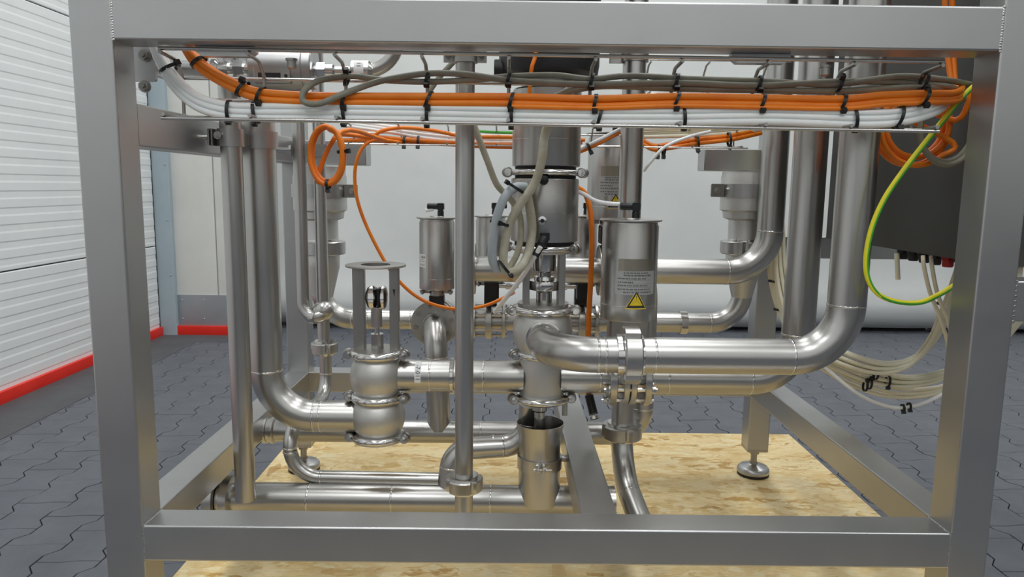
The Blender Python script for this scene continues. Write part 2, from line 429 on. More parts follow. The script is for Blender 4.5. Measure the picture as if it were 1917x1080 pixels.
def back_wall_left():
    wb = MB().box(-2.70, -1.80, 3.93, 4.05, -.05, CEIL).build('wall_back_left', 'hall_wall', None, 0, kind='structure')
    MB().box(-2.46, -2.155, 3.915, 3.932, .30, 3.5, .003).build('panel', 'wall_cream', wb, 30)
    MB().box(-2.146, -1.80, 3.915, 3.932, .30, 3.5, .003).build('panel', 'wall_cream', wb, 30)
    MB().box(-2.53, -1.80, 3.908, 3.932, .005, .30, .002).build('kick_plate', 'galvanised', wb, 30)
    for x in (-2.42, -2.26, -2.08, -1.9):
        for z in (.12, .26): MB().ball((x, 3.908, z), .007, 5, (1, .5, 1)).build('rivet', 'galvanised', wb, 60)
    MB().box(-2.572, -2.452, 3.87, 3.93, .0, 3.5, .006).build('corner_post', 'trim_blue_grey', wb, 30)
    for z in (.45, .85, 1.25): MB().ball((-2.475, 3.869, z), .007, 5, (1, .5, 1)).build('rivet', 'galvanised', wb, 60)
back_wall_left()
MB().box(-2.545, -1.78, 3.885, 3.907, .001, .07, .003, 'x').build('baseboard_back', 'red_paint', None, 30, kind='structure')
def curtain():
    nx, rows = 120, 40; rings = []
    for i in range(nx+1):
        x = -1.82+i*(8.0)/nx; col = []
        for j in range(rows+1):
            t = j/rows; z = .035+t*4.2
            y = 4.22+.022*math.sin(x*2.1+.4)+.012*math.sin(x*5.3+z*1.1)+.02*math.sin(z*1.7+x*.6)*(1-t)
            y -= .05*math.exp(-((z-.20)/.16)**2)
            if z < .2: y += .08*(1-(z-.035)/.165)**2
            col.append(Vector((x, y, z)))
        rings.append(col)
    vs = [p for c in rings for p in c]; n = rows+1; fs = []
    off = len(vs); vs += [p+Vector((0, .03, 0)) for p in vs[:off]]
    for i in range(nx):
        for j in range(rows):
            a = i*n+j; fs.append((a, a+n, a+n+1, a+1)); fs.append((off+a, off+a+1, off+a+n+1, off+a+n))
    for j in range(rows):
        fs.append((j, j+1, off+j+1, off+j)); a = nx*n+j; fs.append((a, off+a, off+a+1, a+1))
    for i in range(nx):
        a = i*n; fs.append((a, off+a, off+a+n, a+n)); a = i*n+rows; fs.append((a, a+n, off+a+n, off+a))
    MB().add(vs, fs).build('tarpaulin_curtain', 'tarpaulin', None, 60, 'pale off-white tarpaulin hanging across the hall behind the machine', 'curtain')
curtain()
MB().box(FLOOR_X0-.1, FLOOR_X1, 4.72, 4.9, -.02, CEIL).build('wall_back', 'hall_wall', None, 0, kind='structure')
wr_ = MB().box(FLOOR_X1, FLOOR_X1+.1, FLOOR_Y0, 4.9, -.02, CEIL).build('wall_right', 'hall_wall', None, 0, kind='structure')
MB().box(FLOOR_X1-.03, FLOOR_X1-.0005, FLOOR_Y0+.04, 4.1, .002, 1.15).build('dark_reflection_panel', 'reflection_dark', wr_, 0)  # added dark panel out of view, darkens what the steel reflects low down
wf_ = MB().box(FLOOR_X0-.13, FLOOR_X1+.1, FLOOR_Y0-.1, FLOOR_Y0, -.02, CEIL).build('wall_front', 'hall_wall_white', None, 0, kind='structure')
MB().box(FLOOR_X0+.05, FLOOR_X1-.04, FLOOR_Y0+.0005, FLOOR_Y0+.03, .005, 1.15).build('dark_reflection_panel', 'reflection_dark', wf_, 0)  # unseen panel added behind the camera so the posts reflect darker towards the floor
MB().box(FLOOR_X0-.13, FLOOR_X1+.1, FLOOR_Y0-.1, 4.9, CEIL, CEIL+.1).build('ceiling', 'hall_ceiling', None, 0, kind='structure')
for (x, y) in LIGHTS:
    MB().box(x-.28, x+.28, y-1.13, y+1.13, CEIL-.19, CEIL-.0005, .02, 'y').build('strip_light', 'lamp_white', None, 30, 'white ceiling strip light hanging under the hall ceiling', 'light', 'ceiling strip lights')

OSB = .020
MB().box(-.94, 1.285, -.35, 1.765, .0012, OSB).build('strand_board', 'strand_board', None, 0, 'pale yellow oriented strand board lying flat under the machine', 'board')

# ================================================================== MACHINE FRAME
XL, XR, T = -.7498, .925, .08
ZB, ZT = CAM_H-.7036, CAM_H+.2642; HB = .078; YR = 1.2545
fr = thing('machine_frame', (.09, .65, OSB), 'large brushed stainless steel frame of square tube with levelling feet', 'frame')
S = 'frame_steel'
def tube(name, *a, axis): return MB().box(*a, .0038, axis).build(name, S, fr, 10)
PB = .135
for (x0, x1) in ((XL-T, XL), (XR, XR+T)):
    for (y0, y1) in ((0, T), (YR, YR+T)):
        if y0 == 0: tube('post', x0, x1, y0, y1, PB, 2.3, axis='z')
        else: tube('post', x0, x1, y0, y1, PB, 2.3, axis='z')
        cx, cy = (x0+x1)/2, (y0+y1)/2
        MB().box(x0+.001, x1-.001, y0+.001, y1-.001, PB-.012, PB-.0002).build('end_plate', 'dull_steel', fr, 0)
        ft = MB().lathe([(.012, .0), (.012, .08)], (cx, cy, OSB+.03), n=16).build('threaded_spindle', 'dull_steel', fr, 40)
        MB().prism([(.019*math.cos(PI/3*k), .019*math.sin(PI/3*k)) for k in range(6)], (cx, cy, PB-.03), (0, 0, 1), .018).build('lock_nut', 'dull_steel', ft, 20)
        MB().prism([(.016*math.cos(PI/3*k), .016*math.sin(PI/3*k)) for k in range(6)], (cx, cy, OSB+.043), (0, 0, 1), .01).build('lock_nut', 'dull_steel', ft, 20)
        pd = MB().lathe([(.056, .010), (.060, .011), (.0615, .014), (.060, .026), (.052, .035), (.024, .040), (.017, .046), (.0, .046)], (cx, cy, OSB), n=36).build('foot_pad', 'frame_steel', fr, 40)
        MB().lathe([(.058, 0.0003), (.060, .002), (.060, .0105), (.05, .0108)], (cx, cy, OSB), n=36).build('rubber_sole', 'black_rubber', pd, 40)
tube('rail', XL-.001, XR+.001, .0005, T-.0005, ZB-HB, ZB, axis='x')
tube('rail', XL-.001, XR+.001, .0005, T-.0005, ZT, ZT+.081, axis='x')
tube('rail', XL-.001, XR+.001, YR+.0005, YR+T-.0005, ZB-HB, ZB, axis='x')
for x0 in (XL-T, XR):
    tube('side_rail', x0+.0005, x0+T-.0005, T-.001, YR+.001, ZB-HB, ZB, axis='y')
tube('side_rail', XL-T+.0005, XL-.0003, T-.001, YR+.001, CAM_H+.0711, CAM_H+.1561, axis='y')
tube('cross_beam', .163, .243, T-.001, YR+.001, ZB-HB, ZB, axis='y')
tube('rail', XR+T-.001, 2.6, .002, T-.002, CAM_H-.2555, CAM_H-.174, axis='x')
tube('rail', XR+T-.001, 2.6, YR+.002, YR+T-.002, CAM_H-.2515, CAM_H-.1715, axis='x')
# weld beads at the corners
def beads(p0, p1, n, r=.0035):
    b = MB(); p0 = Vector(p0); p1 = Vector(p1)
    for k in range(n):
        b.ball(p0.lerp(p1, k/(n-1))+Vector((random.uniform(-.0008, .0008), 0, random.uniform(-.0006, .0006))), r*random.uniform(.85, 1.1), 4, (1, .45, .8))
    b.build('weld_bead', 'bright_steel', fr, 60)
beads((XL, .0005, ZT), (XL, .0005, ZT+.08), 18); beads((XR, .0005, ZT), (XR, .0005, ZT+.08), 18)
beads((XR+T, .002, CAM_H-.255), (XR+T, .002, CAM_H-.174), 9, .0045)
beads((XL, .001, ZB), (XL, T-.002, ZB), 14, .003); beads((XR, .001, ZB), (XR, T-.002, ZB), 14, .003)
beads((XL, .0005, ZB-HB), (XL, .0005, ZB), 20, .0014); beads((XR, .0005, ZB-HB), (XR, .0005, ZB), 20, .0014)
# bracket arms on the rear posts
for (xa, xb, py0, py1) in ((XL, X(683, 290, 1.16), 263, 309), (X(1321, 300, 1.16), XR, 279, 320)):
    pxm = 650 if xa < 0 else 1370
    za, zb = Zt(pxm, py1, 1.16), Zt(pxm, py0, 1.16)
    tube('bracket_arm', xa, xb, 1.16, 1.2535, za, zb, axis='x')
    MB().box(xb if xa < 0 else xa-.004, xb+.004 if xa < 0 else xa, 1.162, 1.251, za+.0015, zb-.0015, .003, 'x').build('end_cap', 'frame_steel', fr, 30)
# ------------------------------------------------------------------ cabinet on the right
cab = thing('control_cabinet', (1.3, .45, .9), 'dark grey steel control cabinet hanging beside the right frame post', 'cabinet')
CX = 1.055; y0c, y1c = .12, 1.0; zc = CAM_H-.158
MB().box(CX, CX+.5, y0c, y1c, zc, 2.1, .004, 'z').build('body', 'cabinet_steel', cab, 30)
for k in range(8):
    y = .58-k*.052
    g = MB(); g.lathe([(.011, -.028), (.013, -.024), (.013, -.012), (.016, -.011), (.016, 0.002)], (CX+.035, y, zc), n=12)
    g.build('cable_gland', 'black_plastic' if k != 4 else 'red_plastic', cab, 30)
MB().box(CX-.003, CX+.06, y0c+.02, y0c+.085, zc-.045, zc+.001, .003).build('plug', 'cream_tube', cab, 30)

# ================================================================== PIPES, VALVES (valve row stands at depth VY)
VY = .5; OD = .0855; R80 = OD/2
XC = X(1018, 500, VY)            # middle valve axis
XV = X(707, 700, VY)             # left valve axis
def zv(px, py, r=0, Y=VY): return Zt(px, py, Y-r)
BT = 'pipe_steel'

# ---- pipe from the middle valve forward, right through the union and up
YA = .25; zA = Zt(1120, 664, YA); XA = X(1598, 400, YA)
p = thing('steel_pipe', (.5, YA, zA-R80), 'thick steel pipe with a large slotted union, rising beside the yellow wire', 'pipe')
zS = Zt(1290, 718, VY); XB = X(1509, 400, VY)
pipe(p, [(XC, VY-.075, zA), (XC, YA, zA), (XA, YA, zA), (XA, YA, 2.2)], R80, [.118, .125], n=32)
xu = X(1180, 662, YA)
union(p, (xu, YA, zA), .0685, (1, 0, 0), .04, ph=.15)
straight_seam(p, (xu+.055, YA, zA), (1, 0, 0), R80); straight_seam(p, (xu-.06, YA, zA), (1, 0, 0), R80)
MB().lathe([(.05, 0), (.05, .012)], (xu-.034, YA, zA), (1, 0, 0), 32).build('liner_collar', 'bright_steel', p, 40)

# ---- pipe from the middle valve right, past the flanged valve and up
zB = Zt(850, 703, VY)
p = thing('steel_pipe', (.4, VY, zB-R80), 'steel pipe from the middle valve through the flanged butterfly valve rising behind the thick pipe', 'pipe')
pipe(p, [(XC+.05, VY, zB), (XB, VY, zB), (XB, VY, 2.2)], R80, .125)
for px_ in (1122, 1248): straight_seam(p, (X(px_, 715, VY), VY, zB), (1, 0, 0), R80)
# ---- pipe between left and middle valve
p = thing('steel_pipe', ((XV+XC)/2, VY, zB-R80), 'short level steel pipe with a white number sticker joining left and middle valves', 'pipe')
pipe(p, [(XV+.05, VY, zB), (XC-.05, VY, zB)], R80, .1)
for px_ in (806, 905): straight_seam(p, (X(px_, 703, VY), VY, zB), (1, 0, 0), R80)
xf = X(847, 703, VY); MB().lathe([(.046, -.006), (.05, -.004), (.05, .004), (.046, .006)], (xf, VY, zB), (1, 0, 0), 36).build('weld_collar', 'bright_steel', p, 40)
xs = X(785, 690, VY)
n_ = Vector((0, -.86, .5))
curved_patch(p, 'sticker', 'label_white', (xs, VY, zB), (1, 0, 0), R80, n_, -.032, .032, -.008, .008)
curved_text(p, 'sticker_print', '-7-011', .0165, (xs, VY, zB), (1, 0, 0), R80, n_, .004, 0, 0)

# ---- big riser on the left into the left valve
XRl = X(487, 350, VY); zL = Zt(620, 779, VY)
p = thing('steel_pipe', (XRl, VY, zL), 'thick steel riser bending at the bottom into the left valve', 'pipe')
pipe(p, [(XRl, VY, 2.2), (XRl, VY, zL), (XV-.05, VY, zL)], R80, .128)
straight_seam(p, (X(602, 779, VY), VY, zL), (1, 0, 0), R80)
zk = Zt(487, 263, VY)
b_ = MB().ringlathe([(R80, -.022), (R80+.006, -.022), (R80+.006, .022), (R80, .022)], (XRl, VY, zk), (0, 0, 1), 36).build('pipe_clip', 'frame_steel', p, 40)
MB().box(XRl-R80-.03, XRl-R80-.0, VY-.045, VY-.037, zk-.018, zk+.018, .002).build('clip_ear', 'dull_steel', b_, 30)
bolt(b_, (XRl-R80-.014, VY-.046, zk), (0, -1, 0), .014)
# ---- slim riser next to it
YS = .40; XS = X(434, 300, YS); rs = .0258
p = thing('steel_pipe', (XS, YS, .3), 'slim upright steel pipe clamped to the frame beside the thick left riser', 'pipe')
pipe(p, [(XS, YS, 2.2), (XS, YS, .30)], rs, .1)
zk2 = Zt(433, 258, YS)
b_ = MB().ringlathe([(rs, -.021), (rs+.006, -.021), (rs+.006, .021), (rs, .021)], (XS, YS, zk2), (0, 0, 1), 30).build('pipe_clip', 'frame_steel', p, 40)
for dx in (-.008, .0):
    MB().box(XS-rs-.012+dx, XS-rs-.008+dx, YS-.03, YS+.01, zk2-.02, zk2+.02, .001).build('clip_ear', 'dull_steel', b_, 30)
MB().lathe([(.006, 0), (.006, XS-rs-.02-XL)], (XL, YS-.01, zk2), (1, 0, 0), 12).build('stud', 'bright_steel', b_, 40)
bolt(b_, (XS-rs+.006, YS-rs-.006, zk2+.004), (0, -1, 0), .013)
MB().box(XS+rs, XRl-R80-.005, YS-.004, YS+.05, zk2-.016, zk2+.012, .002).build('clip_link', 'dull_steel', b_, 30)
# ---- middle upright pipe with union
YM = .24; XM = X(870, 400, YM); rm = .0215
p = thing('steel_pipe', (XM, YM, .3), 'slim upright steel pipe with a slotted union near its foot standing before the valves', 'pipe')
pipe(p, [(XM, YM, 2.2), (XM, YM, .33)], rm, .1)
union(p, (XM, YM, Zt(868, 910, YM-.02)), .0455, (0, 0, 1), .03, ph=.2)
zt_ = Zt(872, 104, YM)
b_ = MB().ringlathe([(rm, -.016), (rm+.006, -.016), (rm+.006, .016), (rm, .016)], (XM, YM, zt_), (0, 0, 1), 30).build('pipe_clip', 'dull_steel', p, 40)
for s_ in (-1, 1):
    MB().box(*sorted((XM+s_*(rm+.003), XM+s_*(rm+.026))), YM-.006, YM+.004, zt_-.015, zt_+.016, .002).build('clip_ear', 'dull_steel', b_, 30)
    bolt(b_, (XM+s_*(rm+.015), YM-.0062, zt_+.002), (0, -1, 0), .013, 'dull_steel')
# ---- upright pipe behind the front actuator, bending out at the foot
YD = .665; XD = X(1181, 320, YD); rd = .0325
p = thing('steel_pipe', (XD, YD, .15), 'upright steel pipe behind the labelled actuator with a slotted union and a bent foot', 'pipe')
zd1 = Zt(1157, 880, YD)
pipe(p, [(XD, YD, 2.2), (XD, YD, zd1), at(1212, 1010, .36)], rd, .16)
union(p, (XD, YD, Zt(1158, 806, YD)), .0595, (0, 0, 1), .04, ph=.6)
zt_ = Zt(1170, 105, YD)
b_ = MB().ringlathe([(rd, -.016), (rd+.006, -.016), (rd+.006, .03), (rd, .03)], (XD, YD, zt_), (0, 0, 1), 30).build('pipe_clip', 'dull_steel', p, 40)
MB().box(XD-rd-.038, XD-rd, YD-.006, YD+.004, zt_-.02, zt_+.03, .002).build('clip_ear', 'dull_steel', b_, 30)
bolt(b_, (XD-rd-.022, YD-.0062, zt_+.004), (0, -1, 0), .015, 'dull_steel')
# ---- bottom header pipe with overflow cup
zP = Zt(700, 933, VY)-.002; rp = .0425
XCup = X(1010, 860, VY)
p = thing('header_pipe', (0, VY, zP-rp), 'level steel header pipe along the bottom carrying an open funnel cup', 'pipe')
x0 = X(412, 935, VY); xw = X(475, 935, VY)
pipe(p, [(x0, VY, zP), (X(1150, 940, VY), VY, zP)], rp, .1)
for px_ in (580, 735, 918): straight_seam(p, (X(px_, 935, VY), VY, zP), (1, 0, 0), rp)
MB().lathe([(.058, -.012), (.062, -.010), (.062, .010), (.058, .012)], (X(430, 930, VY), VY, zP), (1, 0, 0), 36).build('flange', BT, p, 40)
MB().lathe([(.055, -.01), (.058, -.008), (.058, .016), (.055, .018)], (X(398, 930, VY), VY, zP), (1, 0, 0), 36).build('flange', BT, p, 40)
bolt(p, (X(400, 945, VY), VY-.052, zP-.02), (0, -1, 0), .012)
zr = zv(1010, 790); zw = zv(1010, 850, .05); zc1 = zv(1010, 885, .05)
MB().lathe([(.058, zP+.0-zP), (.057, zc1-zP), (.0565, zw-zP), (.0585, (zw+zr)/2-zP), (.066, zr-zP), (.0635, zr-zP), (.056, (zw+zr)/2-zP), (.054, zw-zP), (.05, zw-.05-zP)], (XCup, VY, zP), n=40).build('funnel_cup', 'pipe_steel', p, 50)
zb_ = zv(1008, 878, .06)
b_ = MB().ringlathe([(.0575, -.017), (.0615, -.017), (.0615, .017), (.0575, .017)], (XCup, VY, zb_), (0, 0, 1), 36).build('pipe_clip', BT, p, 40)
for dx in (-.006, .004):
    MB().box(XCup+dx, XCup+dx+.003, VY-.082, VY-.06, zb_-.014, zb_+.016, .001).build('clip_ear', 'bright_steel', b_, 30)
MB().lathe([(.003, -.02), (.003, .03)], (XCup, VY-.073, zb_+.002), (1, 0, 0), 10).build('clip_screw', 'bright_steel', b_, 40)
bolt(b_, (XCup-.006, VY-.073, zb_+.002), (-1, 0, 0), .012); bolt(b_, (XCup+.007, VY-.073, zb_+.002), (1, 0, 0), .012)
MB().lathe([(.0095, .055), (.0095, .075), (.012, .076), (.012, .085), (.0095, .086), (.0095, .163-XCup)], (XCup, VY, zb_+.008), (1, 0, 0), 14).build('stud', 'dull_steel', b_, 40)
# ---- drain elbow from the middle valve to the header
re_ = .031; ze = Zt(900, 834, VY+.05)
p = thing('drain_pipe', (X(840, 880, VY), VY+.05, zP), 'steel drain elbow sweeping from under the middle valve down into the bottom header', 'pipe')
pipe(p, [(XC-.028, VY+.04, zv(1000, 764)), (XC-.035, VY+.06, ze), (X(846, 850, VY), VY+.03, ze-.004), (X(838, 880, VY), VY+.01, zP+.02)], re_, [.075, .06], n=28)
straight_seam(p, (X(923, 832, VY+.05), VY+.05, ze), (1, 0, 0), re_)
# ---- thin drain pipe with union (rear left to the drain elbow)
YT = .92; rt = .0195
xt1 = X(564, 300, YT); xt2 = X(598, 300, YT); zt2 = Zt(598, 580, YT)
p = thing('thin_pipe', (xt2, .6, .2), 'thin steel pipe pair joined in a U bend, running on down to the drain elbow', 'pipe')
pipe(p, [(xt1, YT-.02, 2.2), (xt1, YT-.02, zt2-.02), (xt2+.01, YT-.05, zt2-.02), (xt2+.01, YT+.0, zt2)], rt, [.05, .03], name='tube', seams=False)
pipe(p, [(xt2, YT, 2.2), (xt2, YT, Zt(606, 655, YT))], rt, .1)
MB().ball((xt2+.004, YT-.012, zt2), .036, 10, (1, .9, .9)).build('tee_ball', BT, p, 60)
union(p, (xt2+.002, YT, Zt(606, 650, YT)), .044, (0, 0, 1), .034, ph=.3)
zlow = Zt(700, 894, VY+.03); xd = X(543, 840, VY+.03)
pipe(p, [(xt2+.004, YT, Zt(606, 650, YT)), (xt2+.004, YT, Zt(606, 738, YT)), (xd, VY+.03, Zt(545, 806, VY+.03)), (xd, VY+.03, zlow), (X(822, 893, VY+.02), VY+.02, zlow)], rt, [.07, .06, .085], n=24)
zk3 = Zt(580, 282, YT)
b_ = MB().box(xt1-.025, xt2+.03, YT-.026, YT-.018, zk3-.019, zk3+.019, .004).build('pipe_clip', 'dull_steel', p, 30)
MB().lathe([(.008, 0), (.008, xt1-.03-XL), (.016, xt1-.03-XL), (.016, xt1-.022-XL)], (XL, YT-.02, zk3), (1, 0, 0), 14).build('stud', 'bright_steel', b_, 40)
bolt(b_, (xt1+.0, YT-.027, zk3), (0, -1, 0), .013, 'dull_steel')

# ---- rear header at depth HY with the tee drop from the rear butterfly valve
HY = .76; rh = .0345
zh = Zt(800, 808, HY); xdrop = X(822, 740, HY); zfl = Zt(812, 606, .86)
p = thing('header_pipe', (0, HY, zh-rh), 'rear steel header pipe with a welded branch coming down from the flanged valve', 'pipe')
pipe(p, [(X(505, 818, HY), HY, zh), (X(1200, 815, HY), HY, zh), (X(1200, 815, HY), HY, Zt(1300, 508, .95)), (X(1200, 815, HY), .94, Zt(1300, 508, .95))], rh, .085)
for px_ in (900,): straight_seam(p, (X(px_, 810, HY), HY, zh), (1, 0, 0), rh)
MB().lathe([(.037, -.02), (.041, -.018), (.041, -.008), (.037, -.006), (.037, .004), (.041, .006), (.041, .014), (.036, .018)], (X(507, 818, HY), HY, zh), (1, 0, 0), 32).build('end_ferrule', BT, p, 40)
pipe(p, [(X(812, 606, .86), .86, zfl), (X(815, 606, HY), HY, zfl), (xdrop, HY, zh+.01)], rh+.001, .085, name='branch')
flange(p, (X(812, 606, .86), .868, zfl), .074, (0, -1, 0), .014, 8, .058, .012, 1, True, .2)

# ---- rear level pipe R2 (second row of valves)
Y2 = .95; r2 = .0425; z2 = Zt(1300, 508, Y2)
p = thing('steel_pipe', (.3, Y2, z2-r2), 'level steel pipe behind the valves turning up beside the rear bracket arm', 'pipe')
XR2 = X(1450, 300, Y2)
pipe(p, [(X(884, 504, Y2), Y2, z2), (XR2, Y2, z2), (XR2, Y2, 2.2)], r2, .135)
for px_ in (1124, 886): flange(p, (X(px_, 505, Y2), Y2, z2), .083, (1, 0, 0), .016, 8, .066, .012, 1 if px_ > 1000 else -1)
flange(p, (X(1160, 505, Y2), Y2, z2), .08, (1, 0, 0), .016, 8, .066, .012, -1, False)
MB().box(X(1128, 505, Y2), X(1157, 505, Y2), Y2-.06, Y2+.06, z2-.07, z2+.09, .02, 'x').build('butterfly_body', 'dull_steel', p, 30)
# ---- lowest rear pipe R1
Y1 = 1.1; r1 = .035; z1 = Zt(1277, 604, Y1)
xa_, xb_ = X(601, 560, Y1), X(1389, 560, Y1)
zcone = Zt(1389, 552, Y1)
p = thing('steel_pipe', (.2, Y1, z1-r1), 'low rear steel pipe curving up at both ends into upright filter housings', 'pipe')
pipe(p, [(xa_, Y1, zcone+.02), (xa_, Y1, z1), (xb_, Y1, z1), (xb_, Y1, zcone+.02)], r1, .11)
for px_ in (690, 770, 1135): straight_seam(p, (X(px_, 602, Y1), Y1, z1), (1, 0, 0), r1)
for px_ in (893, 1065): 
    for dx, rr, tt in ((0, .063, .012), (.052, .066, .022), (.104, .063, .012)):
        MB().lathe([(rr-.002, -tt/2), (rr, -tt/2+.002), (rr, tt/2-.002), (rr-.002, tt/2)], (X(px_, 604, Y1)+dx-.01, Y1, z1), (1, 0, 0), 36).build('flange', BT, p, 30)
    for k in range(6):
        t_ = 2*PI*k/6+.5; MB().lathe([(.0055, 0), (.0055, .13)], (X(px_, 604, Y1)-.024, Y1+.052*math.cos(t_), z1+.052*math.sin(t_)), (1, 0, 0), 8).build('tie_bolt', 'bright_steel', p, 30)
xk = X(1278, 604, Y1)
b_ = MB().ringlathe([(r1, -.012), (r1+.006, -.012), (r1+.006, .012), (r1, .012)], (xk, Y1, z1), (1, 0, 0), 30).build('pipe_clip', 'bright_steel', p, 40)
MB().box(xk-.012, xk+.012, Y1-r1-.016, Y1-r1-.003, z1-.002, z1+.003).build('clip_ear', 'bright_steel', b_, 20)
MB().box(xk-.010, xk+.010, Y1-r1-.012, Y1-r1-.003, z1-.013, z1-.008).build('clip_ear', 'dull_steel', b_, 20)
def filter_housing(x, pxm, lug, where):
    Y = Y1; z_ = lambda py: Zt(pxm, py, Y)
    t = thing('filter_housing', (x, Y, zcone), 'upright steel filter housing narrowing to a cone, '+where, 'filter')
    MB().lathe([(r1, z_(556)), (.06, z_(500)), (.062, z_(478)), (.058, z_(470)), (.058, z_(412)), (.078, z_(408)), (.08, z_(396)), (.09, z_(393)), (.09, z_(332)), (.087, z_(326)), (.087, z_(322 if lug < 0 else 312))], (x, Y, 0), n=40).build('body', 'cast_steel', t, 30)
    union(t, (x, Y, z_(463)), .082, (0, 0, 1), .045, ph=.5 if lug > 0 else 1.0)
    bz = z_(357)
    b = MB().ringlathe([(.0905, -.022), (.0955, -.022), (.0955, .022), (.0905, .022)], (x, Y, bz), (0, 0, 1), 40).build('pipe_clip', 'frame_steel', t, 40)
    MB().box(*sorted((x+lug*.09, x+lug*.135)), Y-.035, Y-.028, bz-.022, bz+.022, .004, 'y').build('clip_ear', 'dull_steel', b, 30)
    bolt(b, (x+lug*.115, Y-.036, bz), (0, -1, 0), .014)
filter_housing(X(601, 420, Y1), 601, 1, 'beside the coiled orange cable')
filter_housing(X(1396, 420, Y1), 1396, -1, 'behind the pipe that turns up')

# ================================================================== VALVES
def lantern(t, x, z0, z1, r, legw, legd, m='dull_steel', offs=(-1, 1)):
    for s_ in offs:
        MB().box(x+s_*r-legw/2, x+s_*r+legw/2, VY-legd/2, VY+legd/2, z0, z1, .002).build('lantern_leg', m, t, 30)
# ---- left valve: two ball bodies, open lantern, no actuator
def left_valve():
    r = .071
    t = thing('seat_valve', (XV, VY, zv(707, 832)), 'stacked two-ball steel valve with open lantern and no actuator on top', 'valve')
    zc_ = [zv(707, y, .075) for y in (673, 757, 833)]     # clamp ring levels (front rim)
    def ball(za, zb_, name):
        h = (za-zb_)/2; prof = []
        for k in range(19):
            z_ = -h+2*h*k/18; prof.append((.0735*math.sqrt(1-(z_/(h*1.3))**2), z_))
        MB().lathe(prof, (XV, VY, (za+zb_)/2), n=44).build(name, 'cast_steel', t, 70)
    ball(zc_[0], zc_[1], 'valve_body'); ball(zc_[1], zc_[2], 'valve_body')
    for z_, lg in zip(zc_, (((1, -.25, 0), (-1, -.1, 0)), ((1, -.25, 0), (-1, 0, 0)), ((1, -.25, 0), (-1, -.1, 0)))):
        clamp(t, (XV, VY, z_), .0635, .024, lugs=lg)
    MB().lathe([(.0, -.012), (.056, -.012), (.056, 0), (0, 0)], (XV, VY, zc_[2]), n=40).build('bottom_plate', 'cast_steel', t, 40)
    MB().lathe([(.062, 0), (.064, .004), (.064, .012), (.02, .013)], (XV, VY, zc_[0]), n=40).build('base_plate', 'dull_steel', t, 40)
    ztop = zv(706, 497, 0); zb2 = zc_[0]+.012
    MB().ringlathe([(.039, -.006), (.079, -.002), (.080, .0), (.079, .003), (.039, .003)], (XV-.001, VY, ztop), n=44).build('top_ring', 'dull_steel', t, 40)
    for px_, w_ in ((673, .03), (739, .024)):
        x = X(px_, 580, VY); MB().box(x-w_/2, x+w_/2, VY-.016, VY+.014, zb2, ztop-.003, .002).build('lantern_leg', 'dull_steel', t, 30)
    xr_ = X(739, 545, VY)
    MB().add([(xr_-.003, VY-.0165, zv(739, 540)), (xr_+.004, VY-.0165, zv(739, 540)), (xr_+.001, VY-.0165, zv(739, 554))], [(0, 2, 1)]).build('mark', 'label_ink', t, 0)
    # stem: hexagon base, neck, hexagon body and split clamp head
    hexa = lambda r_: [(r_*math.cos(PI/3*k+.26), r_*math.sin(PI/3*k+.26)) for k in range(6)]
    s_ = MB().prism(hexa(.0185), (XV, VY, zb2-.002), (0, 0, 1), zv(706, 623)-zb2).build('stem_hexagon', 'bright_steel', t, 20)
    MB().lathe([(.007, 0), (.007, .02), (.013, .022), (.013, .03)], (XV, VY, zv(706, 625)), n=16).build('stem_neck', 'bright_steel', t, 40)
    MB().prism(hexa(.0165), (XV-.001, VY, zv(706, 611)), (0, 0, 1), zv(706, 574)-zv(706, 611)).build('stem_hexagon', 'bright_steel', t, 20)
    z5, z6 = zv(707, 578), zv(707, 535); h = z6-z5
    for x_, sc_ in ((-.0115, 1), (.0185, .62)):
        w_ = .019 if sc_ == 1 else .0115
        o_ = Vector((XV+x_, VY, z5)); P = [(.010, 0), (.020, .1), (.027, .32), (.030, .5), (.027, .72), (.019, .93), (.008, 1)]
        MB().loft([[o_+Vector((w_*r_/.030*ca, r_*sa, f_*h)) for ca, sa in [(math.cos(PI/4*k+PI/8), math.sin(PI/4*k+PI/8)) for k in range(8)]] for r_, f_ in P]).build('split_coupling', 'bright_steel', t, 15)
    MB().box(XV+.004, XV+.011, VY-.02, VY+.02, z5+.006, z6-.006).build('coupling_gap', 'black_plastic', t, 0)
left_valve()
